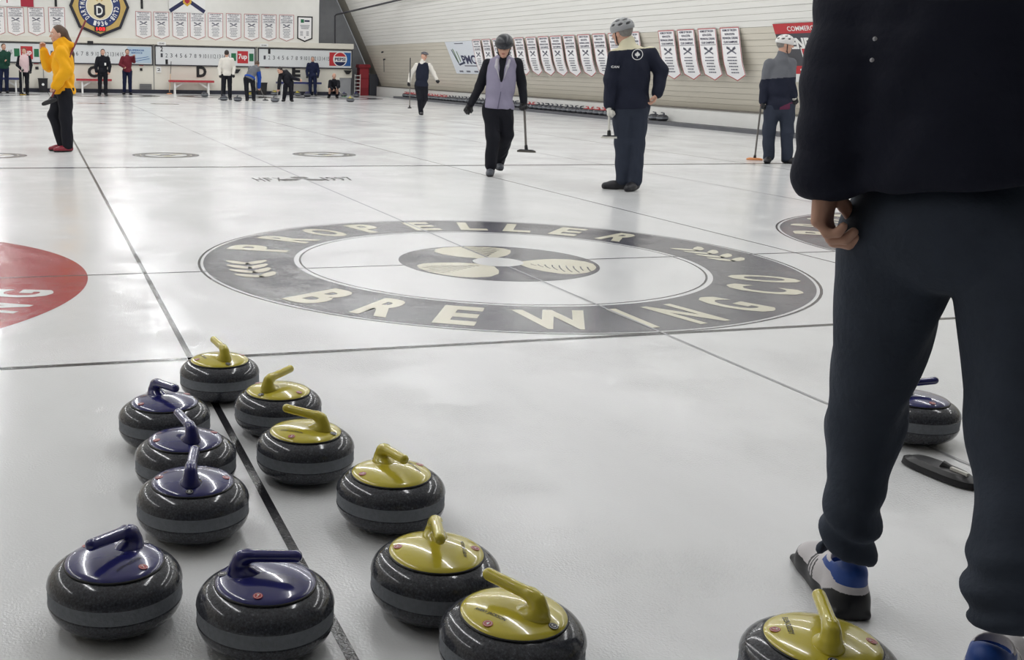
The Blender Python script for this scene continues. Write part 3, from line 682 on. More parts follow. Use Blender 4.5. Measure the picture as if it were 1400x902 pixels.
Flat().rect(-w/2, w/2, -h*.17, 0).rect(-w/2, w/2, -h*.86, -h*.72).obj('red_band', RED, M(.003), t); Flat().rect(-w/2, w/2, -h, -h*.86).obj('white_band', WHITEP, M(.003), t)
x0 = -w/2
Flat().text('COMMERCIAL', .95, .085, x0+.86, -h*.09, .01).text('ENDEV', .98, .20, x0+.86, -h*.34, .05).text('LI', .34, .17, x0+1.08, -h*.545, .06).text('endlop', .56, .09, x0+.72, -h*.79, .03).obj('lettering', WHITEP, M(.006), t)
Flat().text('E', .27, .30, x0+.74, -h*.545, .12).obj('lettering', WHITEP, M(.005), t); Flat().text('E', .21, .25, x0+.74, -h*.545, .06).obj('lettering', RED, M(.008), t)
# pipe and hooks
p0 = on_y(458, 57, 38.7); p1 = on_y(458, 20, 38.7)
o = MB().tube([p0-[0, 0, .1], p1-[0, 0, .05], p1+[.04, -.1, .0], (XW(3.55)-.07, 32.4, 3.55), (XW(3.75)-.07, 22, 3.72), (XW(3.8)-.07, 10, 3.8)], .035, 8).obj('wall_pipe', DARK); tag(o, 'black pipe rising in the far corner and running along the board wall', 'pipe')
for (u, v, lab) in ((524, 71, 'upper tiny dark hook on the far board wall'), (526.5, 81, 'lower tiny dark hook with hanging cord on the far board wall')):
    d = ray(u, v); tt = np.linspace(30, 50, 4001); P = CAM+tt[:, None]*d; k = np.argmax(P[:, 0] > XW(P[:, 2])-.03); q = P[k]
    m = MB().tube([q, q-[.08, 0, .02]], .03, 8)
    if v > 75: m.tube([q-[.05, 0, .02], q-[.03, 0, .5]], .012, 6)
    tag(m.obj('wall_hook', DARK), lab, 'hook')

# ================================================================== CURLING STONES
SR = .1388
BODY = [(.055, 0), (.066, .0015), (.090, .009), (.112, .021), (.128, .034), (.1375, .047), (.1395, .050), (SR, .052), (SR, .074), (.1395, .076), (.138, .079), (.131, .092), (.119, .104), (.108, .110), (.0, .112)]
def arc_prof():
    p = [(.055, 0), (.064, .0008)]
    for k in range(1, 10):
        a = -PI/2+k*PI/2/10*.92; p.append((.066+.0715*math.cos(a), .047+.047*math.sin(a)))
    return p
def body_prof():
    lo = [(.05, 0), (.058, .0005)]+[(.062+.078*math.sin(a), .050-.050*math.cos(a)) for a in np.linspace(.12, PI/2-.05, 9)]
    hi = [(.078+.0625*math.cos(a), .076+.040*math.sin(a)) for a in np.linspace(.06, PI/2, 9)]
    return [(r_, z_*1.15) for r_, z_ in lo+[(SR-.0006, .050), (SR-.0006, .076)]+hi+[(.0, .116)]]
CAPP = [(.096, .1115), (.1005, .1135), (.1015, .1165), (.0985, .1200), (.090, .1235), (.070, .1290), (.045, .1335), (.02, .1355), (0, .136)]
DZ = .0175                                                       # the granite is taller than the drawing
CAPP = [(r_, z_+DZ) for r_, z_ in CAPP]
YEL = mat('yellow_handle', (205, 190, 62), .20, coat=.6, var=.02, vscale=15); BLU = mat('blue_handle', (40, 42, 108), .18, coat=.7, var=.02, vscale=15); REDH = mat('red_handle', (176, 50, 58), .3); GRYH = mat('grey_handle', (48, 52, 66), .3)
GASK = mat('gasket', (18, 18, 20), .5); EMR = mat('emblem_red', (176, 44, 48), .4); EMK = mat('emblem_black', (20, 20, 22), .35); INK = mat('cap_ink', (38, 36, 28), .6); INKB = mat('cap_ink_dark', (24, 24, 52), .6)
def handle_mesh(vox):
    s = Sdf()
    s.ell((-.040, 0, .130), (.038, .024, .010), k=.014)
    s.cone((-.046, 0, .128), (-.055, 0, .146), .0215, .0155, .022)
    s.cone((-.055, 0, .146), (-.050, 0, .162), .0150, .0138, .012)
    s.cone((-.050, 0, .162), (-.036, 0, .1685), .0138, .0132, .010)
    s.cone((-.036, 0, .1685), (.062, 0, .1745), .0132, .0126, .008)
    for y in (-.0058, 0, .0058): s.cone((-.045, y, .1815+(0 if y else .0012)), (.055, y, .1868+(0 if y else .0012)), .0022, .0022, .002, -1)
    v, f = s.mesh(vox); return v+np.array([0, 0, DZ]), f
HV, HF = handle_mesh(.0022)
HV2, HF2 = handle_mesh(.006)
_stone_data = {}
def emblem(t, x, y, m, ch, digm, rot=0.):
    r = math.hypot(x, y); sl = -.075 if r > .06 else -.05          # cap slope
    zc = np.interp(r, [p[0] for p in CAPP[::-1]], [p[1] for p in CAPP[::-1]])
    nz = nrm((x/r*.16, y/r*.16, 1)); R = frame(nz, (math.cos(rot), math.sin(rot), 0))
    M = lambda d: (lambda a, b: tuple(np.array([x, y, zc])+R[0]*a+R[1]*b+R[2]*d))
    e = Flat().disc(.0098, 20).obj('emblem', m, M(.0012), t)
    Flat().ring(.0072, .0079, 20).obj('emblem_ring', digm, M(.0016), e)
    if ch: Flat().text(ch, .0055, .0090, 0, 0, .03).obj('emblem_digit', digm, M(.0018), e)
def stone(kind, loc, rz, label, group=None, digit='4', text=None, fine=True):
    hm = {'yellow': YEL, 'blue': BLU, 'red': REDH, 'grey': GRYH}[kind]
    t = empty('curling_stone', loc, rz, label, 'curling stone', group)
    key = (kind, fine)
    def part(name, make):
        k = (kind if name in ('cap', 'handle') else '', fine, name)
        if k in _stone_data: o = bpy.data.objects.new(name, _stone_data[k]); COL.objects.link(o); o.parent = t
        else: o = make(); o.parent = t; _stone_data[k] = o.data
        return o
    n = 64 if fine else 20
    part('stone_body', lambda: MB().lathe(body_prof(), n).obj('stone_body', GRANITE, None, True))
    part('striking_band', lambda: MB().lathe([(SR-.003, .0555), (SR, .0575), (SR+.0002, .0730), (SR, .0885), (SR-.003, .0905)], n).obj('striking_band', BAND, None, True))
    part('gasket', lambda: MB().lathe([(.090, .1125+DZ), (.104, .1125+DZ), (.1045, .1145+DZ), (.103, .1162+DZ), (.090, .1165+DZ)], n).obj('gasket', GASK, None, True))
    part('cap', lambda: MB().lathe(CAPP, n).obj('cap', hm, None, True))
    part('handle', lambda: new_obj('handle', HV if fine else HV2, HF if fine else HF2, hm, None, True))
    if fine:
        ink = WHITEP
        emblem(t, 0, .083, EMR, digit, ink, PI); emblem(t, 0, -.083, EMR, digit, ink, 0)
        emblem(t, -.0885, 0, EMK, 'C' if kind == 'yellow' else 'B', ink, -PI/2)
        if text:
            q, f = text_fit(text, .070, .0098, .02)
            v = []
            for a, b in q:
                x, y = -a+.014, .058-b; r = math.hypot(x, y); v.append((x, y, np.interp(r, [p[0] for p in CAPP[::-1]], [p[1] for p in CAPP[::-1]])+.0011))
            new_obj('name_lettering', v, f, INK if kind == 'yellow' else INKB, t)
    return t
G1 = 'blue handled stones parked by the divider line'; G2 = 'yellow handled stones parked by the divider line'
RD = math.radians
for kind, u, v, dg, lab, dig, tx in (
    ('blue', 156.5, 767, -140, 'blue handled curling stone at front left, handle pointing left', '7', 'AVERY JACKSON'),
    ('blue', 363, 795, -22, 'nearest blue handled curling stone, touching the divider line', '7', None),
    ('blue', 263.5, 658.5, 77, 'blue handled curling stone directly behind the two front blue ones', '6', None),
    ('blue', 253.8, 601.5, 101, 'third blue handled curling stone back from the front, middle of the blue column', '5', None),
    ('blue', 224.8, 550, -64, 'farthest blue handled curling stone in the left cluster', '8', None),
    ('yellow', 300.3, 492.4, 100, 'farthest yellow handled curling stone, standing on the back line crossing', '1', 'SAM RAFUSE'),
    ('yellow', 380.4, 534.5, 40, 'second farthest yellow handled curling stone, handle pointing right', '2', None),
    ('yellow', 417.8, 590, 138, 'yellow handled curling stone right of the divider, handle pointing left over the stone behind', '3', 'SAM RAFUSE'),
    ('yellow', 535, 647, -80, 'yellow handled curling stone standing rightmost of the mid cluster, apart on bare ice', '3', 'ELLEN NAUSS'),
    ('yellow', 600, 757, -106, 'yellow handled curling stone with handle pointing at the viewer, behind the nearest yellow one', '4', 'AVERY JACKSON'),
    ('yellow', 698.5, 836.5, 120, 'nearest yellow handled curling stone at the bottom edge, black C badge in front', '4', 'AVERY JACKSON'),
    ('yellow', 1124, 876, 62, 'yellow handled curling stone alone at the bottom right by the black shoe', '7', 'ELLEN DODDY'),
    ('blue', 1250, 545, -7, 'blue handled curling stone seen between the legs of the man in black', '6', None)):
    p = on_z(u, v, .134); c = p[:2]+{600: np.array([-.003, .008]), 698.5: np.array([.002, -.008])}.get(u, np.zeros(2))
    tx = {'SAM RAFUSE': 'AVERY JACKSON', 'ELLEN NAUSS': 'AVERY JACKSON'}.get(tx, tx)
    stone(kind, (c[0], c[1], .0022), RD(dg), lab, G2 if kind == 'yellow' else G1, dig, tx)
for kind, u, v, dg, lab in (('yellow', 479, 137, 60, 'yellow handled curling stone in front of the crouching person'), ('grey', 376, 137, 10, 'dark handled curling stone between the two bending curlers'), ('yellow', 407, 129, 30, 'yellow handled curling stone right of the bending curler in black'), ('yellow', 375, 127, 200, 'yellow handled curling stone by the wall behind the bending curlers'), ('blue', 420, 130, 0, 'blue handled curling stone at the feet of the standing man in navy'), ('blue', 470, 130, 80, 'dark blue handled curling stone by the grey box at the far wall'), ('blue', 487, 130.5, 20, 'dark blue handled curling stone below the white wire rack'), ('grey', 325, 136, 60, 'dark handled curling stone by the right foot of the person in white'), ('grey', 306, 135, 120, 'dark handled curling stone by the left foot of the person in white'), ('grey', 280, 130, 0, 'dark handled curling stone under the right end of the red bench'), ('yellow', 341, 132, 0, 'yellow handled curling stone between the legs of the bending curler in blue')):
    p = on_z(u, v, .062); y = min(p[1], 37.7); p = on_y(u, v, y) if y != p[1] else p
    stone(kind, (p[0], p[1], .0022), RD(dg), lab, 'stones in play at the far end', fine=False)
yy = 34.6; k = 0
while yy > 17.75:
    u = None
    kind = 'red' if yy > 30.0 else ('grey' if yy > 23.6 else ('red' if yy > 23.0 else ('grey' if yy > 20.2 else ('red' if yy > 18.9 else 'grey'))))
    stone(kind, (11.37, yy, .0752), (PI/2 if k % 7 else .3)+random.uniform(-.15, .15)-(PI if k % 3 == 0 else 0), ('grey curling stone with red handle in the row along the board wall' if kind == 'red' else 'grey curling stone with dark handle in the row along the board wall'), ('red handled row stones' if kind == 'red' else 'dark handled row stones'), fine=False)
    yy -= .292; k += 1
for y, lab in ((16.75, 'dark handled curling stone second last in the row, behind the navy jacket'), (16.40, 'dark handled curling stone at the near end of the row, right of the navy trousers')):
    stone('grey', (11.37, y, .0752), PI/2, lab, 'near end row stones', fine=False)

# ================================================================== PEOPLE
SKIN = mat('skin', (206, 160, 138), .5, var=.04, vscale=30); SKIN2 = mat('skin_shaded', (178, 128, 108), .5, var=.05, vscale=30)
def cloth(name, rgb, var=.06): return mat(name, rgb, .8, var=var, vscale=14, bump=.25, bscale=70, spec=.25)
C_NAVY = cloth('navy_cloth', (30, 34, 50)); C_BLACK = cloth('black_cloth', (24, 25, 33)); C_YEL = cloth('amber_cloth', (238, 172, 28), .04); C_LILAC = cloth('lilac_cloth', (150, 145, 167), .03); C_CREAM = cloth('cream_cloth', (218, 212, 184), .04); C_GREY = cloth('grey_cloth', (106, 108, 114)); C_SLATE = cloth('slate_cloth', (48, 54, 68))
C_WHITE = cloth('white_cloth', (222, 218, 210), .03); C_PINK = cloth('pale_pink_cloth', (216, 190, 192), .03); C_GREEN = cloth('green_cloth', (28, 66, 54)); C_MAROON = cloth('maroon_cloth', (112, 40, 52)); C_BLUE = cloth('blue_cloth', (36, 78, 170)); C_PLUM = cloth('plum_cloth', (96, 44, 70)); C_DNAVY = cloth('dark_navy_cloth', (26, 33, 62))
HAIRB = mat('brown_hair', (84, 64, 50), .6, var=.2, vscale=60, stretch=(1, 1, .2)); HAIRG = mat('grey_hair', (128, 124, 120), .6, var=.15, vscale=60); HAIRD = mat('dark_hair', (44, 36, 34), .6, var=.2, vscale=60); HAIRW = mat('white_hair', (200, 198, 194), .6, var=.1, vscale=60)
EYEW = mat('eye_white', (226, 222, 216), .3); IRIS = mat('iris', (52, 44, 40), .2); LIPS = mat('lips', (168, 98, 94), .5); BROW = mat('eyebrow', (92, 70, 56), .8)
RSHOE = mat('red_shoe', (132, 30, 48), .45); SOLE = mat('shoe_sole', (26, 24, 28), .6); KSHOE = mat('black_shoe', (32, 32, 38), .5); GLOVE = mat('black_glove', (22, 22, 26), .6); WGLOVE = mat('white_glove', (214, 212, 204), .6)
def sdf_obj(name, s, vox, m, g, parent=None, zone=None, smooth=True):
    v, f = s if isinstance(s, tuple) else s.mesh(vox)
    mi = zone(centroids(v, f)) if zone else None
    return new_obj(name, v-g, f, m, parent, smooth, mi)
def hand_prims(s, w, d, n, thumb, S=1., curl=(.5, .8, .6), t=0., spread=1.):
    """palm, four unequal fingers in three segments, and a thumb leaving the side of the palm"""
    d = nrm(d); n = nrm(n-d*(np.dot(n, d))); sd = np.cross(d, n)*thumb
    for i, (o, L, r) in enumerate(((.030, .070, .0092), (.0105, .079, .0096), (-.0095, .073, .0092), (-.0285, .057, .0082))):
        o *= S*spread; k0 = w+d*.088*S*(1-.05*abs(i-1))+sd*o
        s.cone(w+d*.012*S+sd*o*.6, k0, .0165*S+t, .0118*S+t, .012*S)
        a = 0.; p = k0
        for fr, c in zip((.46, .30, .24), curl):
            a += c*(1+.08*i); q = p+L*S*fr*(d*math.cos(a)+n*math.sin(a)); s.cone(p, q, r*S+t, r*S*.92+t, .004*S); p = q
    b = w+d*.030*S+sd*.026*S+n*.006*S; e = b+S*.040*nrm(d*.75+sd*.55+n*.45); h = e+S*.030*nrm(d*.85+sd*.05+n*.55)
    s.cone(w+d*.01*S, b, .016*S+t, .0145*S+t, .012*S); s.cone(b, e, .0135*S+t, .0115*S+t, .006*S); s.cone(e, h, .0108*S+t, .0092*S+t, .004*S)
class Figure:
    """a person posed from joints; image-left limbs are 'a', image-right limbs are 'b'"""
    def __init__(s, label, foot, joints, H, face, vox=.008, skin=None, group=None, t=.012):
        s.S = H/1.75; s.g = on_z(*foot); s.vox = vox; s.skin = skin or SKIN; s.label = label; s.group = group
        aw = s.g-CAM; aw[2] = 0; s.aw = nrm(aw); s.rt = np.array([s.aw[1], -s.aw[0], 0])
        s.J = {}
        for k, j in joints.items():
            d = j[2] if len(j) > 2 else 0.
            r = ray(j[0], j[1]); q = s.g+s.aw*d; s.J[k] = CAM+(s.aw@(q-CAM))/(s.aw@r)*r
        s.fd = nrm(s.rt*face[0]+s.aw*face[1]+np.array([0, 0, face[2]]))
        J = s.J; S = s.S
        s.sm = (J['sa']+J['sb'])/2; s.hm = (J['ha']+J['hb'])/2
        s.U = nrm(s.sm-s.hm); s.R = np.array(frame(s.U, J['sb']-J['sa']))     # rows: lateral, depth, up
        hu = nrm(J['head']-J['neck']); hu = nrm(hu*.6+np.array([0, 0, .4])); hu = nrm(hu-s.fd*(hu@s.fd)*.7)
        f = nrm(s.fd-hu*(s.fd@hu)); s.hf, s.hu, s.hs = f, hu, np.cross(f, hu); s.HR = np.array([s.hs, f, hu]); s.hc = J['head']
        s.kids = []
    def hp(s, a, b, c): return s.hc+s.S*(s.hs*a+s.hf*b+s.hu*c)
    def body(s, hands='ab', handspec=None, eyes=True, detail=True):
        J, S = s.J, s.S; b = Sdf(); hp = s.hp
        b.ell(hp(0, -.012, .022), np.array([.076, .094, .094])*S, s.HR, .03); b.ell(hp(0, .024, -.040), np.array([.056, .062, .066])*S, s.HR, .03)
        if detail:
            b.ball(hp(0, .064, -.090), .020*S, .03*S); b.cone(hp(0, .082, .010), hp(0, .104, -.024), .009*S, .0135*S, .014*S)
            b.ell(hp(0, .074, .030), np.array([.048, .016, .012])*S, s.HR, .016*S)
            for q in (-1, 1):
                b.ball(hp(q*.036, .056, -.026), .024*S, .02*S); b.ball(hp(q*.030, .098, .008), .0155*S, .012*S, -1); b.ell(hp(q*.078, -.012, -.008), np.array([.009, .020, .031])*S, s.HR, .008*S)
            b.ell(hp(0, .082, -.057), np.array([.023, .011, .009])*S, s.HR, .006*S); b.ell(hp(0, .096, -.057), np.array([.020, .008, .0024])*S, s.HR, .004*S, -1)
        b.cone(J['neck']-s.U*.03*S, hp(0, -.018, -.045), .056*S, .050*S, .03)
        w = np.linalg.norm(J['sb']-J['sa'])/2
        b.ell(s.sm-s.U*.15*S, (w*.86, .095*S, .19*S), s.R, .05); b.ell(s.hm*.55+s.sm*.45-s.U*.02, (.135*S, .092*S, .17*S), s.R, .05); b.ell(s.hm+s.U*.03*S, (.15*S, .105*S, .12*S), s.R, .05)
        b.cone(J['sa'], J['sb'], .052*S, .052*S, .05)
        for q in 'ab':
            b.cone(J['s'+q], J['e'+q], .046*S, .038*S, .03); b.cone(J['e'+q], J['w'+q], .038*S, .027*S, .02)
            b.cone(J['h'+q], J['k'+q], .075*S, .050*S, .03); b.cone(J['k'+q], J['f'+q], .050*S, .036*S, .02)
        m = b.mesh(s.vox)
        hs = handspec or {}
        for q in hands:
            d = nrm(J['w'+q]-J['e'+q]); sp = dict(d=d, n=s.fd, thumb=1, curl=(.5, .7, .5)); sp.update(hs.get(q, {}))
            h = Sdf(); hand_prims(h, J["w"+q]-d*.005, sp["d"], sp["n"], sp["thumb"], S*sp.get("size", 1.), sp["curl"]); h.cone(J['w'+q]-d*.05*S, J['w'+q]+d*.01, .027*S, .022*S, .01)
            m = join(m, h.mesh(min(s.vox*.55, .0045 if s.vox < .011 else .0065)))
        s.root = new_obj('person', m[0]-s.g, m[1], s.skin, None, True); s.root.location = s.g
        tag(s.root, s.label, 'person', s.group)
        if eyes:
            for q in (-1, 1):
                e = Sdf().ball(hp(q*.030, .0755, .008), .0115*S); s.add('eye', e, EYEW, vox=.003); i = Sdf().ball(hp(q*.030, .0835, .008), .0058*S); s.add('iris', i, IRIS, vox=.0022)
                s.add('eyebrow', Sdf().cone(hp(q*.014, .088, .028), hp(q*.046, .074, .030), .0038*S, .003*S), BROW, vox=.0025)
            s.add('lips', Sdf().ell(hp(0, .0845, -.0570), np.array([.021, .0105, .0075])*S, s.HR).ell(hp(0, .0975, -.0570), np.array([.020, .006, .0014])*S, s.HR, .002, -1), LIPS, vox=.0025)
        return s
    def add(s, name, sd, m, vox=None, zone=None, parent=None, label=None):
        o = sdf_obj(name, sd, vox or s.vox, m, s.g, parent or s.root, zone)
        if label: o['label'] = label
        return o
    def glove(s, q, m, d=None, n=None, thumb=1, curl=(.8, .9, .7)):
        J, S = s.J, s.S; d = nrm(J['w'+q]-J['e'+q]) if d is None else nrm(d); h = Sdf(); hand_prims(h, J['w'+q], d, s.fd if n is None else n, thumb, S*1.05, curl, .003); h.cone(J['w'+q]-d*.05*S, J['w'+q]+d*.02*S, .036*S, .033*S, .012)
        return s.add('glove', h, m, vox=.0045 if s.vox < .011 else .0075)
    def top(s, name, m, t=.016, hem=.0, sleeves='ab', zone=None, collar=.06, cuff=0., fold=.004, extra=None, sl=1., neckcut=None, belly=1.):
        J, S = s.J, s.S; c = Sdf(); w = np.linalg.norm(J['sb']-J['sa'])/2
        c.ell(s.sm-s.U*.15*S, (w*.88+t, .112*S+t, .22*S), s.R, .05); c.ell(s.hm*.5+s.sm*.5-s.U*.03, ((.150*S+t)*belly, (.108*S+t)*belly, .20*S), s.R, .05); c.ell(s.hm+s.U*.02*S, (.165*S+t, .122*S+t, .16*S), s.R, .05)
        q0 = J['sa']*.93+J['sb']*.07; q1 = J['sb']*.93+J['sa']*.07; c.cone(q0-s.U*.008, s.sm+s.U*.012, .050*S+t*.6, .062*S+t*.6, .05); c.cone(q1-s.U*.008, s.sm+s.U*.012, .050*S+t*.6, .062*S+t*.6, .05)
        if collar: c.cone(J['neck']-s.U*.06*S, J['neck']+s.U*.015*S+(J['head']-J['neck'])*.12, collar*S+.030*S, collar*S, .03)
        if hem is not None: c.half(s.hm+s.U*hem*S, -s.U)
        for q in sleeves:
            c.cone(J['s'+q], J['e'+q], (.056*S+t)*sl, (.047*S+t)*sl, .03); e = J['w'+q]+nrm(J['w'+q]-J['e'+q])*cuff; c.cone(J['e'+q], e, (.047*S+t)*sl, (.036*S+t*.8)*sl, .02)
        if extra: extra(c)
        if fold:
            g = s.g
            c.folds(fold, lambda X, Y, Z: np.sin(34*(Z-g[2])+5*np.sin(11*(X-g[0])+7*(Y-g[1])))*np.sin(13*(X-g[0])-9*(Y-g[1])+6*(Z-g[2])))
        return s.add(name, c, m, zone=zone)
    def trousers(s, m, t=.012, waist=.04, fold=.004, cuff=0., zone=None, name='trousers', shin=1.):
        J, S = s.J, s.S; c = Sdf()
        c.ell(s.hm+s.U*.03*S, (.158*S+t, .115*S+t, .15*S), s.R, .05)
        for q in 'ab': c.cone(J['h'+q], J['k'+q], .084*S+t, .060*S+t, .03); c.cone(J['k'+q], J['f'+q]-[0, 0, cuff], .060*S+t, (.049*S+t)*shin, .02)
        c.half(s.hm+s.U*waist*S, s.U)
        for q in 'ab':
            p = J['f'+q]; 
        if fold:
            g = s.g; c.folds(fold, lambda X, Y, Z: np.sin(30*(Z-g[2])+6*np.sin(14*(X-g[0])+9*(Y-g[1])))*np.sin(17*(X-g[0])+11*(Y-g[1])))
        return s.add(name, c, m, zone=zone)
    def shoe(s, q, m, d, sole=None, z0=0.):
        """d: heading in camera terms (right, away)"""
        J, S = s.J, s.S; h = nrm(s.rt*d[0]+s.aw*d[1]); a = J['f'+q]; base = np.array([a[0], a[1], z0]); c = Sdf()
        c.cone(base-h*.035*S+[0, 0, .045*S], base+h*.10*S+[0, 0, .040*S], .040*S, .042*S, .03); c.cone(base+h*.08*S+[0, 0, .036*S], base+h*.165*S+[0, 0, .030*S], .043*S, .036*S, .03)
        c.cone(base-h*.01*S+[0, 0, .06*S], base-h*.01*S+[0, 0, .105*S], .047*S, .045*S, .03); c.half((base[0], base[1], z0+.001), (0, 0, -1), .004)
        return s.add('shoe', c, [m, sole or SOLE], vox=min(s.vox, .006), zone=lambda C: (C[:, 2] < z0+.022*S).astype(int))
    def hair(s, m, long=0, front=.035, extra=None, low=-.06):
        hp, S = s.hp, s.S; c = Sdf(); c.ell(hp(0, -.018, .028), np.array([.083, .099, .098])*S, s.HR, .02)
        c.half(hp(0, front, .045), s.hf*.85-s.hu*.5, .01)
        if low is not None: c.half(hp(0, 0, low), -s.hu+s.hf*.25, .01)
        if extra: extra(c)
        return s.add('hair', c, m, vox=min(s.vox, .006))
    def helmet(s, m, vents=True, liner=None, rim=None, strap=True, size=1., low=.012):
        hp, S = s.hp, s.S*size; c = Sdf(); R = s.HR; r = np.array([.098, .122, .096])*S
        c.ell(hp(0, -.012, .040), r, R, .01); c.half(hp(0, 0, low), -s.hu*1.+s.hf*-.12, .008); c.ell(hp(0, -.012, .030), r*.84, R, .004, -1)
        if vents:
            for el_, azs in ((24, range(-157, 180, 45)), (52, range(-150, 180, 60)), (80, (0, 180))):
                for az in azs:
                    e_, a_ = math.radians(el_), math.radians(az); q = r*np.array([math.cos(e_)*math.sin(a_), math.cos(e_)*math.cos(a_), math.sin(e_)]); pt = hp(0, -.012, .040)+q@R
                    n_ = nrm((q/r**2)@R); tg = nrm(np.cross(s.hu, n_)+s.hu*.25) if el_ < 75 else s.hf
                    c.ell(pt, np.array([.027, .0115, .024])*S, frame(n_, tg), .003, -1)
        o = s.add('helmet', c, m, vox=.0045)
        s.add('helmet_liner', Sdf().ell(hp(0, -.012, .036), r*.90, R).half(hp(0, 0, low+.012), -s.hu*1.+s.hf*-.12, .006), liner or BLACK, vox=.006, parent=o)
        if strap:
            for q in (-1, 1): s.add('chin_strap', Sdf().cone(hp(q*.082, .01, .02), hp(q*.058, .025, -.085), .006*S, .006*S, .002).cone(hp(q*.058, .025, -.085), hp(0, .05, -.118), .006*S, .006*S, .002), BLACK, vox=.004, parent=o)
        return o
VIS = dict()
# ---- the curler in the yellow hoodie
f = Figure('person in yellow hoodie and black trousers seen from the side, one hand raised', (86, 207),
  dict(head=(79, 47), neck=(86, 61), sa=(84, 71, -.16), sb=(87, 71, .16), ea=(91, 98, -.24), wa=(76, 117, -.24), eb=(65, 90, .22), wb=(60.5, 70, .16), ha=(89, 124, -.09), hb=(86, 124, .09), ka=(90, 160, -.09), fa=(92.5, 196, -.09), kb=(74, 157, .09), fb=(86, 195, .09)), 1.66, (-1, -.1, .05), .0075)
f.body(handspec={'a': dict(d=(f.rt*-.35-np.array([0, 0, .9])), n=f.rt*-1+f.aw*.2, thumb=1, curl=(1.0, 1.2, .8)), 'b': dict(d=np.array([0, 0, 1])-f.rt*.25, n=-f.aw+f.rt*.4, thumb=-1, curl=(.5, .9, .7))})
f.top('hoodie', C_YEL, .032, -.035, fold=.011, collar=.075, extra=lambda c: c.ell(f.J['neck']+f.rt*.05-[0, 0, .02], (.10, .12, .065), None, .04).ball(f.hp(0, -.02, -.12), .085, .04))
f.trousers(C_BLACK, .026, cuff=.02); f.shoe('a', RSHOE, (-1, -.25)); f.shoe('b', RSHOE, (-1, -.1))
f.hair(HAIRB, extra=lambda c: [c.cone(f.hp(0, -.085, .02), f.hp(0, -.125, -.10), .05, .045, .03), c.cone(f.hp(0, -.125, -.10), f.hp(0, -.165, -.26), .042, .03, .03), c.cone(f.hp(0, -.165, -.26), f.hp(0, -.175, -.42), .03, .012, .02)], low=None, front=.03)
Fl = f; YELLOW = f
# ---- the curler in the lilac vest
f = Figure('person in lilac vest over black with dark helmet, walking forward and looking down', (671, 240),
  dict(head=(689, 64, -.06), neck=(688, 83, .0), sa=(666.5, 88, 0), sb=(707, 86, 0), ea=(655.5, 119, .03), wa=(643, 143, -.04), eb=(713.5, 114, .04), wb=(716, 139, -.02), ha=(671, 148, 0), hb=(690, 148, 0), ka=(674, 187, -.07), fa=(671, 226, .0), kb=(693, 184, .03), fb=(682, 221, .28)), 1.62, (-.05, -1, -.38), .007)
f.body(hands='', eyes=True)
f.top('sweater', C_BLACK, .008, .05, collar=.058, fold=.003)
f.top('vest', C_LILAC, .026, .0, sleeves='', collar=.072, fold=.004, extra=lambda c: c.cone(f.J['neck']-f.aw*.10+[0, 0, .06], f.sm-f.aw*.135-[0, 0, .02], .060, .050, .006, -1).cone(f.sm-f.aw*.135-[0, 0, .02], f.sm-f.aw*.145-[0, 0, .24], .050, .022, .006, -1).half(f.J['sa']-f.rt*.005, -f.rt, .01).half(f.J['sb']+f.rt*.005, f.rt, .01))
f.add('zip', Sdf().cone(f.sm-f.aw*.148-[0, 0, .30], f.hm-f.aw*.152, .006, .006), mat('zip', (96, 92, 116), .5), vox=.004)
f.add('collar_trim', Sdf().cone(f.J['neck']-f.rt*.065-f.aw*.07+[0, 0, .005], f.sm-f.rt*.062-f.aw*.112-[0, 0, .03], .018, .017).cone(f.sm-f.rt*.062-f.aw*.112-[0, 0, .03], f.sm-f.rt*.022-f.aw*.134-[0, 0, .16], .010, .004).cone(f.J['neck']+f.rt*.065-f.aw*.07+[0, 0, .005], f.sm+f.rt*.058-f.aw*.114-[0, 0, .03], .015, .012).cone(f.sm+f.rt*.058-f.aw*.114-[0, 0, .03], f.sm+f.rt*.026-f.aw*.134-[0, 0, .16], .009, .004), mat('fleece_trim', (190, 188, 196), .8), vox=.006)
GSHOE = mat('grey_shoe', (74, 78, 86), .6); f.trousers(C_BLACK, .020, fold=.005); f.shoe('a', GSHOE, (-.05, -1)); f.shoe('b', GSHOE, (.15, -1), z0=f.J['fb'][2]-.09 if f.J['fb'][2] > .12 else 0.)
f.glove('a', GLOVE, n=-f.aw, thumb=-1, curl=(.7, .8, .6)); f.glove('b', GLOVE, n=-f.aw, thumb=1, curl=(1.2, 1.3, .9))
f.hair(HAIRB, front=.02, low=-.10); f.helmet(mat('black_helmet', (44, 46, 52), .35), vents=False, low=.014, size=1.1)
LILAC = f
# ---- the man in navy with the grey helmet
f = Figure('man in navy jacket with cream collar and grey vented helmet, seen from behind', (858, 259),
  dict(head=(850, 44, 0), neck=(858, 62, 0), sa=(842, 77, -.05), sb=(888, 75, .05), ea=(835.5, 109, -.08), wa=(833, 143, -.12), eb=(904, 98, .06), wb=(899, 127, -.02), ha=(851, 146, -.02), hb=(873, 146, .02), ka=(852, 195, -.04), fa=(852, 242, -.02), kb=(870, 195, .0), fb=(868, 244, -.06)), 1.80, (-.75, .55, -.06), .0075)
f.body(hands='b', eyes=False, handspec={'b': dict(d=np.array([0, 0, -1])-f.rt*.3, n=-f.rt, thumb=-1, curl=(.5, .7, .5))})
yoke = lambda C: np.where((C-f.sm)@f.U > .060+.06*((C-f.sm)@f.R[0]), 1, 0)
f.top('jacket', [C_NAVY, C_CREAM], .022, -.02, zone=yoke, collar=.072, fold=.004)
f.trousers(C_SLATE, .022, cuff=.02, fold=.004); f.shoe('a', KSHOE, (-.95, -.1)); f.shoe('b', KSHOE, (-.35, -.9))
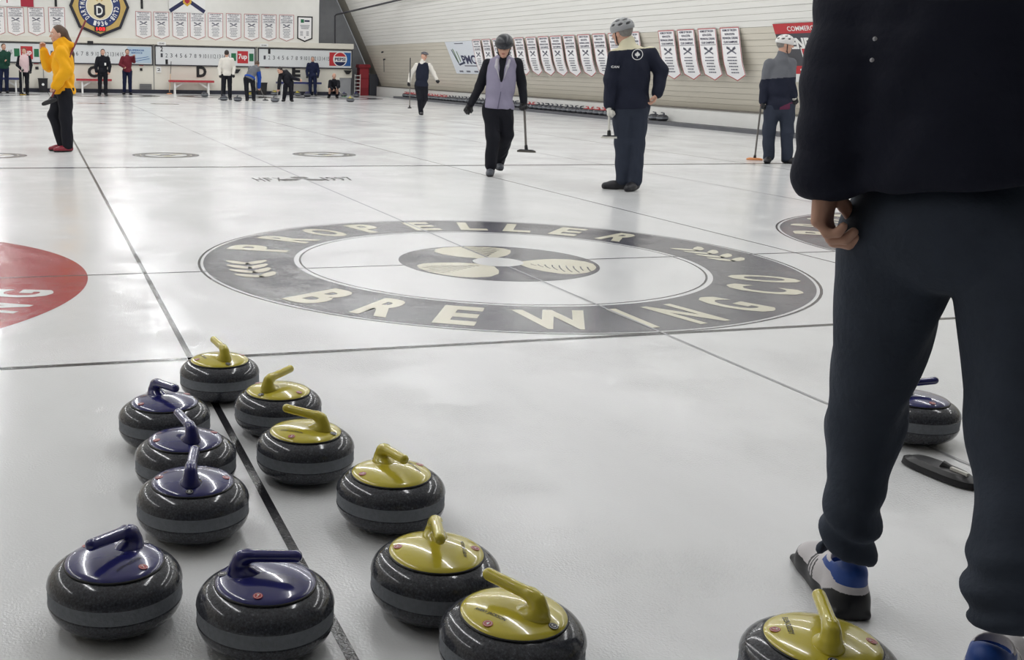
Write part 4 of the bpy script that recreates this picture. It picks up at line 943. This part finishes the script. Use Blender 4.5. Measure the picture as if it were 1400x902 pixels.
def back_badge(f, u, v, r):
    d = ray(u, v); g = f.g; t0 = (f.aw@(f.sm-f.aw*.165-CAM))/(f.aw@d); c = CAM+t0*d
    M = lambda k: (lambda a, b: tuple(c+f.rt*a+np.array([0, 0, b])-f.aw*k-g))
    e = Flat().ring(r*.88, r, 32).obj('back_badge', WHITEP, M(0), f.root)
    leaf = [(0, .75), (.14, .42), (.30, .5), (.28, .2), (.58, .25), (.5, .0), (.62, -.1), (.3, -.35), (.06, -.38), (.06, -.7)]
    Flat().poly([(x*r*.8, y*r*.8) for x, y in leaf+[(-x, y) for x, y in leaf[::-1]]][::-1]).obj('badge_leaf', WHITEP, M(.001), e)
back_badge(f, 871.5, 74.5, .052)
p = f.J['sa']*.55+f.J['ea']*.45-f.aw*.088+f.rt*.015
Flat().text('CAN', .075, .022, 0, 0, .02).obj('sleeve_lettering', WHITEP, lambda a, b: tuple(p+f.rt*a+np.array([0, 0, b])-f.g), f.root)
f.hair(HAIRG, front=.01, low=-.085); f.helmet(mat('grey_helmet', (150, 152, 154), .35), low=.010)
f.glove('a', WGLOVE, n=f.rt, thumb=-1, curl=(1.1, 1.2, .9))
NAVYM = f
# ---- the person with the white helmet
f = Figure('person in grey and navy top with white vented helmet, broom in hand', (1063, 223),
  dict(head=(1073.5, 61, 0), neck=(1069, 76, 0), sa=(1052, 88, -.02), sb=(1081, 87, .06), ea=(1046, 117, -.02), wa=(1043, 138, -.06), eb=(1080, 111, .02), wb=(1085, 131, .02), ha=(1056, 147, -.02), hb=(1076, 147, .02), ka=(1051, 181, -.02), fa=(1051, 214, 0), kb=(1076, 181, .0), fb=(1076, 215, .03)), 1.70, (.95, .22, -.02), .0075)
f.body(hands='', eyes=True)
f.top('jacket', [C_NAVY, C_GREY, C_PLUM], .022, -.03, collar=.062, fold=.004, zone=lambda C: np.where((C-f.sm)@f.U > -.185, 1, np.where(((C-f.hm)@f.U < .0+.45*((C-f.hm)@f.rt)) & ((C-f.hm)@f.rt > .0) & ((C-f.hm)@f.rt < .15) & ((C-f.hm)@f.aw < 0), 2, 0)))
f.trousers(C_SLATE, .024, cuff=.0, fold=.005); f.shoe('a', KSHOE, (-.1, -.9)); f.shoe('b', KSHOE, (.85, -.4))
f.glove('a', GLOVE, n=f.rt, thumb=-1, curl=(1.2, 1.2, .9)); f.glove('b', GLOVE, n=-f.aw, thumb=1, curl=(.8, .9, .7))
f.add('cuff', Sdf().cone(f.J['wb']-[0, 0, .03], f.J['wb']+[0, 0, .015], .044, .042), C_WHITE, vox=.006)
f.hair(HAIRG, front=.02, low=-.07); f.helmet(mat('white_helmet', (226, 224, 222), .3), low=.008)
WHITEH = f
# ---- the walker in the dark vest
f = Figure('person in flat cap, dark vest and pale sleeves walking by the row of stones', (575, 157),
  dict(head=(580, 76.5, 0), neck=(578, 84, 0), sa=(569.5, 89.5, 0), sb=(587, 89.5, 0), ea=(562, 101, 0), wa=(559.6, 112, -.05), eb=(593, 100.5, 0), wb=(597, 108.5, -.05), ha=(571.5, 117, 0), hb=(580.5, 117, 0), ka=(574, 135, -.05), fa=(575.5, 154, 0), kb=(581, 135.5, 0), fb=(575, 149, .35)), 1.62, (.45, -.9, -.1), .011)
f.body(hands='', eyes=True); f.top('shirt', C_WHITE, .012, .05, fold=.003); f.top('vest', C_NAVY, .026, -.02, sleeves='', collar=.05, extra=lambda c: c.cone(f.J['neck']-f.aw*.16+[0, 0, .05], f.sm-f.aw*.17-[0, 0, .14], .05, .012, .01, -1))
f.trousers(C_BLACK, .018); f.shoe('a', KSHOE, (.2, -1)); f.shoe('b', KSHOE, (.2, -1), z0=max(0, f.J['fb'][2]-.09))
f.glove('a', GLOVE); f.glove('b', GLOVE); f.hair(HAIRG, front=.0, low=-.07)
f.add('cap', Sdf().ell(f.hp(0, .0, .065), np.array([.098, .118, .05])*f.S, f.HR, .02).ell(f.hp(0, .11, .055), np.array([.07, .05, .012])*f.S, f.HR, .02).half(f.hp(0, 0, .04), -f.hu, .01), mat('tweed_cap', (84, 84, 90), .8, var=.2, vscale=60), vox=.006)
VEST = f
# ---- figures along the far wall
def far_person(label, foot, J, H, face, topm, legm, hairm=HAIRD, top='jacket', t=.02, hem=-.03, shoe=KSHOE, skin=None, gloves=None, vest=None, hairkw=None, sd=((-.3, -1), (.3, -1)), zone=None):
    f = Figure(label, foot, J, H, face, .0125, skin)
    f.body(hands='' if gloves else 'ab', eyes=True); 
    if vest: f.top('sweater', topm, .01, .05, fold=.003); f.top('vest', vest, .028, hem, sleeves='', fold=.004)
    else: f.top(top, topm, t, hem, fold=.004, zone=zone)
    f.trousers(legm, .016, fold=.004)
    for q, d in zip('ab', sd): f.shoe(q, shoe, d)
    if gloves: f.glove('a', gloves); f.glove('b', gloves)
    if hairm: f.hair(hairm, **(hairkw or {}))
    return f
def stand(u, vf, vt, w=1., arm=1., sw=0.):
    """standing joints for a figure whose feet are at (u, vf) and head top at vt"""
    h = vf-vt; y = lambda k: vt+h*k
    return dict(head=(u+sw, y(.075)), neck=(u+sw*.6, y(.17)), sa=(u-h*.105*w, y(.205)), sb=(u+h*.105*w, y(.205)), ea=(u-h*.145*w*arm, y(.37)), wa=(u-h*.135*w*arm, y(.49), -.08), eb=(u+h*.145*w*arm, y(.37)), wb=(u+h*.135*w*arm, y(.49), -.08),
                ha=(u-h*.055, y(.50)), hb=(u+h*.055, y(.50)), ka=(u-h*.06, y(.73)), fa=(u-h*.065, y(.945)), kb=(u+h*.06, y(.73)), fb=(u+h*.065, y(.945)))
J = stand(5, 127, 59); J.update(eb=(11, 88), wb=(8, 84, -.2)); far_person('person in dark green jacket standing at the far left edge of the picture', (5, 127), J, 1.74, (.4, -1, 0), C_GREEN, C_DNAVY, HAIRB)
J = stand(33, 130, 65); J.update(wa=(30, 95, -.2)); PINK = far_person('person in pale pink vest with dark sleeves by the far wall at left', (33, 129.5), J, 1.62, (-.1, -1, 0), C_BLACK, C_BLACK, HAIRB, vest=C_PINK, gloves=GLOVE, hairkw=dict(front=.03, low=None), sd=((-.2, -1), (.2, -1)))
J = stand(140.5, 131, 66.5); f = far_person('man in black jacket and trousers wearing a badge, standing under the octagonal crest', (141, 131), J, 1.66, (0, -1, 0), C_BLACK, C_BLACK, HAIRD)
o = MB().box(-.03, .03, -.005, .005, -.045, .045).obj('badge', WHITEP, f.root); q = f.sm-f.aw*.16+f.rt*.08-[0, 0, .20]-f.g; o.location = tuple(q)
J = stand(174, 128.6, 66.5); J.update(ea=(164.5, 88), wa=(170, 92, -.22), eb=(183, 84), wb=(183, 77, -.2)); far_person('person in maroon jacket and black cap standing right of the man in black', (174, 129), J, 1.68, (.2, -1, 0), C_MAROON, C_DNAVY, HAIRD)
J = stand(310, 136.5, 68); J.update(wb=(319, 101, -.1)); WHITEJ = far_person('person in white jacket and black trousers standing at the far end, seen from behind', (311, 136.5), J, 1.68, (.1, 1, 0), C_WHITE, C_BLACK, HAIRD, hairkw=dict(front=.02, low=-.09), sd=((-.3, 1), (.3, 1)), gloves=GLOVE)
J = dict(head=(351.5, 88, .35), neck=(350, 91.5, .25), sa=(342, 93, .22), sb=(352.5, 94, .15), ea=(341, 103, .42), wa=(346, 114, .45), eb=(354.5, 106, .25), wb=(354, 119, .28), ha=(336.5, 108, 0), hb=(345, 108, 0), ka=(337, 122, .02), fa=(338, 135.2, 0), kb=(346.5, 122, .02), fb=(347, 135.2, 0))
BLUEJ = far_person('curler in blue and grey bending forward with a broom, seen from behind', (343, 138), J, 1.66, (.3, 1, -.6), C_GREY, C_BLACK, HAIRB, sd=((-.2, 1), (.2, 1)), zone=None)
f = BLUEJ; f.root.children[0]
f.add('jacket_hem', Sdf().ell(f.hm+f.U*.06, (.20, .155, .07), f.R, .02), C_BLUE, vox=.012); f.add('sleeve', Sdf().cone(f.J['sb']*.6+f.J['eb']*.4, f.J['eb'], .083, .074, .02).cone(f.J['eb'], f.J['wb'], .072, .058, .02), C_BLUE, vox=.011)
J = dict(head=(382.5, 96, -.3), neck=(386, 98, -.2), sa=(384, 101, -.15), sb=(391, 98, .1), ea=(382, 111, -.25), wa=(381, 121, -.3), eb=(400, 107, -.1), wb=(409, 109, -.2), ha=(391, 113, 0), hb=(398, 113, 0), ka=(389.5, 126, -.04), fa=(388, 136, 0), kb=(398, 126, -.04), fb=(398.5, 136, 0))
BLACKJ = far_person('curler in black bending over with a broom beside the letter E', (393, 138.7), J, 1.66, (-.8, -.7, -.4), C_BLACK, C_BLACK, HAIRD)
J = stand(427.5, 131, 77); far_person('man in navy blue jacket standing by the blue bench at the far right', (428, 130.8), J, 1.62, (-.1, -1, 0), C_DNAVY, C_DNAVY, HAIRG, gloves=GLOVE)
J = dict(head=(456.8, 104, -.1), neck=(456.5, 109, -.02), sa=(451.5, 111.5, 0), sb=(462.5, 111.5, 0), ea=(450.5, 119, -.2), wa=(455, 122, -.3), eb=(463, 118, -.25), wb=(461, 121, -.38), ha=(453.5, 125, .15), hb=(460, 125, .15), ka=(451, 121.5, -.25), fa=(450, 131, -.1), kb=(461.5, 122, -.25), fb=(460.5, 131, -.1))
CROUCH = far_person('bald person in black crouching with a broom at the far right end', (456, 133.5), J, 1.60, (.1, -1, -.3), C_BLACK, C_BLACK, None)

# ---- brooms
SHAFT_D = mat('dark_shaft', (46, 44, 48), .35); SHAFT_R = mat('red_shaft', (120, 38, 44), .35); SHAFT_G = mat('grey_shaft', (112, 108, 104), .4); SHAFT_W = mat('white_shaft', (212, 210, 202), .4)
PADY = mat('yellow_pad', (214, 176, 60), .7); PADG = mat('grey_pad', (92, 88, 82), .8); PADO = mat('orange_pad', (222, 148, 96), .7); PADB = mat('black_pad', (28, 28, 32), .7); PADLG = mat('green_pad', (130, 214, 150), .6)
def broom(label, tip, foot, shaft, padm, headdir, flat=True, size=1., top=None, r=.0125):
    """tip, foot: ends of the shaft; headdir: long axis of the brush head"""
    tip, foot = np.array(tip, float), np.array(foot, float); g = np.array([foot[0], foot[1], foot[2]])
    ax = nrm(tip-foot); hd = nrm(headdir); up_ = np.array([0, 0, 1.]) if flat else nrm(np.cross(hd, np.cross(ax, hd)))
    R = frame(up_, hd)
    t = empty('curling_broom', g, 0, label, 'broom')
    L = np.linalg.norm(tip-foot)
    MB().tube([ax*.045, ax*L*.62], r, 10).obj('shaft', shaft, t, True); MB().tube([ax*L*.62, ax*L], r*1.05, 10).obj('grip', top or shaft, t, True)
    Mx = lambda x, y, z: tuple(R[0]*x+R[1]*y+R[2]*z)
    m = MB(); out = [(.105*size*math.copysign(abs(math.cos(a))**.7, math.cos(a)), .036*size*math.copysign(abs(math.sin(a))**.8, math.sin(a))) for a in np.linspace(0, 2*PI, 28, endpoint=False)]
    def slab(sc0, z0, sc1, z1):
        m2 = MB(); n = len(out); m2.add([Mx(x*sc0, y*sc0, z0) for x, y in out]+[Mx(x*sc1, y*sc1, z1) for x, y in out], [tuple(range(n-1, -1, -1)), tuple(range(n, 2*n))]+[(i, (i+1) % n, (i+1) % n+n, i+n) for i in range(n)]); return m2
    slab(1, -.0, .97, .018).obj('brush_pad', padm, t, True); slab(.93, .018, .72, .030).obj('brush_head', BLACK if padm is not PADO else PADO, t, True)
    MB().tube([Mx(0, 0, .026), tuple(ax*.075)], [.020, .0165], 12).obj('joint', BLACK, t, True)
    return t
def atp(f, u, v, d=0.):
    r = ray(u, v); q = f.g+f.aw*d; return CAM+(f.aw@(q-CAM))/(f.aw@r)*r
f = YELLOW; a, b = atp(f, 117, 28, .05), atp(f, 67.5, 140, -.30)
broom('dark red broom tucked under the arm of the person in yellow', a, b, SHAFT_R, PADB, -f.rt*.9+f.aw*.3-np.array([0, 0, .35]), False, 1., SHAFT_R)
f = LILAC; g = atp(f, 719.5, 208, -.10); hw = f.J['wb']+nrm(f.J['wb']-f.J['eb'])*.075; broom('grey broom hanging from the hand of the person in the lilac vest', hw+nrm(hw-g)*.05, tuple(g), SHAFT_G, PADG, f.rt*.95-f.aw*.25)
f = NAVYM; g = atp(f, 832.5, 189, -.16); broom('slim white broom held by the man in the grey vented helmet', f.J['wa']+np.array([0, 0, .0]), tuple(g), SHAFT_W, SHAFT_W, -f.rt*.9-f.aw*.2, True, .75, None, .011)
f = WHITEH; g = on_z(1031.5, 219); broom('broom with flat orange head at the hog line', atp(f, 1046, 97, -.06), (g[0], g[1], .004), SHAFT_G, PADO, f.rt, True, 1.05, SHAFT_R)
f = VEST; g = atp(f, 560, 148, -.08); broom('thin broom carried upright by the person in the flat cap', atp(f, 561, 79, -.08), tuple(g), SHAFT_G, PADB, f.rt*.5+f.aw, True, .8, SHAFT_D)
f = WHITEJ; g = on_z(302.5, 136); broom('dark broom standing by the person in the white jacket', atp(f, 303, 98, -.05), (g[0], g[1], .004), SHAFT_D, PADB, f.rt, True)
f = BLUEJ; g = on_z(363, 137.5); broom('broom held low by the bending curler in blue', f.J['wb']+np.array([0, 0, .05]), (g[0], g[1], .004), SHAFT_G, PADB, f.rt)
f = BLACKJ; g = on_z(378.5, 135.5); broom('broom held low by the bending curler in black', f.J['wa']+np.array([0, 0, .05]), (g[0], g[1], .004), SHAFT_G, PADG, f.rt)
f = CROUCH; g = on_z(471, 132.5); broom('white shafted broom with light green head held by the crouching person', f.J['wb']-f.rt*.05+np.array([0, 0, .06]), (g[0], g[1], .004), SHAFT_W, PADLG, f.rt*.6+f.aw*.6)
f = PINK; g = on_z(31.5, 129.7); broom('broom with yellow head standing before the person in the pink vest', f.J['wa']-f.aw*.06+np.array([0, 0, .1]), (g[0], g[1]-.05, .004), SHAFT_W, PADY, f.rt)
p0 = on_y(234, 84, 38.2); broom('broom with dark top leaning on the wall by the red bench', (p0[0], 38.2, p0[2]), (p0[0]-.15, 37.72, .004), mat('wood_shaft', (206, 160, 118), .5), PADO, (1, 0, 0), True, 1., SHAFT_D)

# ---- the man in the foreground
MJ = cloth('man_jacket', (30, 33, 47), .05); MT = cloth('man_trousers', (59, 66, 79), .10); BLUET = mat('shoe_blue', (26, 70, 150), .5); WLEA = mat('white_leather', (206, 202, 204), .45, bump=.1, bscale=200); SLID = mat('slider_black', (20, 21, 26), .45); LACE = mat('lace', (208, 198, 198), .7)
f = Figure('man in black jacket and dark jeans standing closest, his back to the viewer', (1155, 845),
  dict(head=(1306, -215, .05), neck=(1304, -130, 0), sa=(1195, -85, -.02), sb=(1424, -85, -.12), ea=(1163, 90, -.10), wa=(1130, 240, -.12), eb=(1478, 92, -.14), wb=(1476, 255, -.02), ha=(1232, 322, -.03), hb=(1398, 322, -.09), ka=(1181, 580, .06), fa=(1158, 742, .0), kb=(1414, 590, -.08), fb=(1388, 802, -.20)), 1.76, (.05, 1, -.05), .0075, SKIN)
fwd = f.aw; rg = f.rt
f.body(hands='ab', eyes=True, handspec={'a': dict(d=np.array([0, 0, -1.])+rg*.02, n=rg*.95-fwd*.15, thumb=-1, curl=(.55, .85, .7), size=1.12), 'b': dict(d=np.array([0, 0, -1.]), n=-rg, thumb=1, curl=(.7, .9, .7))})
def quilt(X, Y, Z): return -np.abs(np.sin((Z+.01*np.sin(9*X))*PI/.078))
J = f.J; c = Sdf(); S = f.S
c.ell(f.sm-f.U*.16, (.235, .165, .25), f.R, .06); c.ell(f.sm*.5+f.hm*.5, (.205, .165, .26), f.R, .06); c.ell(f.hm+f.U*.09, (.215, .172, .22), f.R, .06); c.cone(J['sa'], J['sb'], .085, .085, .06); c.cone(J['neck']-f.U*.05, J['neck']+f.U*.05, .09, .075, .04)
c.half(f.hm+f.U*.105, -f.U, .02)
for q in 'ab': c.cone(J['s'+q], J['e'+q], .090, .076, .03); c.cone(J['e'+q], J['w'+q]+[0, 0, .0], .076, .062, .03)
c.half(J['wa']-[0, 0, .045], (0, 0, -1), .02)
c.folds(.0045, quilt); c.folds(.003, lambda X, Y, Z: np.sin(31*Z+9*X+5*np.sin(13*Y))*np.sin(23*X-11*Y))
f.add('jacket', c, MJ, vox=.0075)
c = Sdf(); c.ell(f.hm+f.U*.03, (.190, .150, .14), f.R, .05)
for q, r0, r1, r2 in (('a', .116, .068, .052), ('b', .122, .106, .076)):
    c.cone(J['h'+q], J['k'+q], r0, r1, .012); c.cone(J['k'+q], J['f'+q]+[0, 0, .06], r1, r2, .04); c.cone(J['f'+q]+[0, 0, .05], J['f'+q]-[0, 0, .02], r2*.98, r2*1.12, .03)
    c.cone(J['f'+q]-[0, 0, .055], J['f'+q]-[0, 0, .12], .05, .05, .03, -1)
c.half(f.hm+f.U*.15, f.U)
gz_ = f.g
c.folds(.005, lambda X, Y, Z: np.sin(24*Z+5*np.sin(11*X+7*Y))*np.sin(15*X+9*Y+2*Z))
c.folds(.006, lambda X, Y, Z: np.exp(-((Z-.20)/.10)**2)*np.sin(95*Z+6*X+9*np.sin(8*Y)))
f.add('jeans', c, MT, vox=.0065)
f.hair(HAIRD, front=.03, low=-.07)
tagp = J['sa']*.1+f.sm*.9
for u, v in ((1196, 53), (1192, 82)):
    d = ray(u, v); q = CAM+d*((f.aw@(f.sm-f.aw*.172-CAM))/(f.aw@d)); o = MB().lathe([(.0, .0), (.004, 0), (.003, .003), (0, .004)], 10).obj('jacket_speck', mat('speck', (190, 190, 196), .5), f.root); o.location = tuple(q-f.g); o.rotation_euler = (PI/2, 0, -YAW)
def trainer(q, base, ang, slider):
    """low trainer in its own frame: x forward, y left, z up"""
    c = Sdf()
    c.cone((-.035, 0, .042), (.05, .002, .042), .038, .040, .03); c.cone((.05, .002, .040), (.165, .006, .034), .044, .043, .04); c.cone((.165, .006, .034), (.205, .004, .030), .042, .034, .03)
    c.cone((-.045, 0, .05), (-.052, 0, .105), .036, .034, .03); c.cone((-.02, 0, .06), (-.012, 0, .098), .042, .040, .03); c.cone((.06, .0, .06), (.015, 0, .098), .036, .034, .03)
    c.cone((-.012, 0, .115), (-.012, 0, .19), .034, .036, .006, -1)
    c.box((.07, .003, .010), (.165, .046, .011), None, .010, .012)
    if slider: c.cone((-.05, 0, .028), (-.03, 0, .03), .050, .050, .015)
    c.half((0, 0, .0012), (0, 0, -1), .003)
    v, fc = c.mesh(.0034)
    def zone(C):
        x, y, z = C[:, 0], C[:, 1], C[:, 2]; o = np.zeros(len(C), int)
        o[(np.abs(y) > .018) & (z > .034) & (z < .085) & (((x-.35*z) % .025) < .0135) & (x-.35*z > .030) & (x-.35*z < .100)] = 1
        o[(x < -.015) & (z > .082+np.clip(x+.06, 0, 1)*.4)] = 2; o[(x < .04) & (x > -.03) & (z > .094) & (z < .112)] = 2
        if slider:
            top_ = np.where(x < -.02, .064-.5*np.clip(x+.055, 0, 1), np.where(x < .1, .040, .046+.1*(x-.1))); o[z < top_] = 1
        else: o[(z > .026) & (z < .031)] = 2
        return o
    ca, sa = math.cos(ang), math.sin(ang); Rm = np.array([[ca, -sa, 0], [sa, ca, 0], [0, 0, 1]]); zi = zone(centroids(v, fc))
    w = (v*.90)@Rm.T+np.array([base[0], base[1], 0])-f.g
    o = new_obj('shoe', w, fc, [WLEA, SLID, BLUET], f.root, True, zi)
    tm = np.array([base[0], base[1], 0])-f.g
    m = MB()
    for i in range(5):
        x = .065+i*.017; zt = .098-.75*(x-.05)*.62; m.tube([.9*Rm@np.array([x, -.022, zt-.008])+tm, .9*Rm@np.array([x+.006, 0, zt+.004])+tm, .9*Rm@np.array([x, .022, zt-.008])+tm], .0028, 6)
    for s_ in (-1, 1): m.tube([.9*Rm@np.array([.072+.03*math.sin(a), s_*(.012+.026*(1-math.cos(a))*.5), .092-.010*a]) + tm for a in np.linspace(0, PI, 8)], .0024, 6)
    k = m.obj('laces', LACE, o, True); k['kind'] = 'stuff'
    return o
ha, ta = on_z(1158, 838), on_z(1108, 772)
trainer('a', ha+0.05*nrm(ta-ha), math.atan2(ta[1]-ha[1], ta[0]-ha[0]), True)
fb = f.J['fb']; trainer('b', (fb[0]+.0, fb[1]+.02), math.atan2(f.aw[1], f.aw[0])-.25, False)
# broom head lying between his legs, the shaft rising behind his right leg to the hand
g = on_z(1284, 650); hd_ = on_z(1298, 662)-on_z(1248, 641)
sd_ = nrm((on_z(1420, 672)-on_z(1292, 639))*[1, 1, 0])
t = broom('black broom lying on the ice, its head between the legs of the man in black', (g[0]+sd_[0]*1.2, g[1]+sd_[1]*1.2, .016), (g[0], g[1], .004), SHAFT_D, PADB, hd_, True, 1.2)
q_ = on_z(1309, 661)-g; o = MB().box(-.028, .028, -.005, .005, -.006, .034).obj('head_bracket', SHAFT_W, t); o.location = (q_[0], q_[1], .004); o.rotation_euler = (0, 0, math.atan2(hd_[1], hd_[0]))
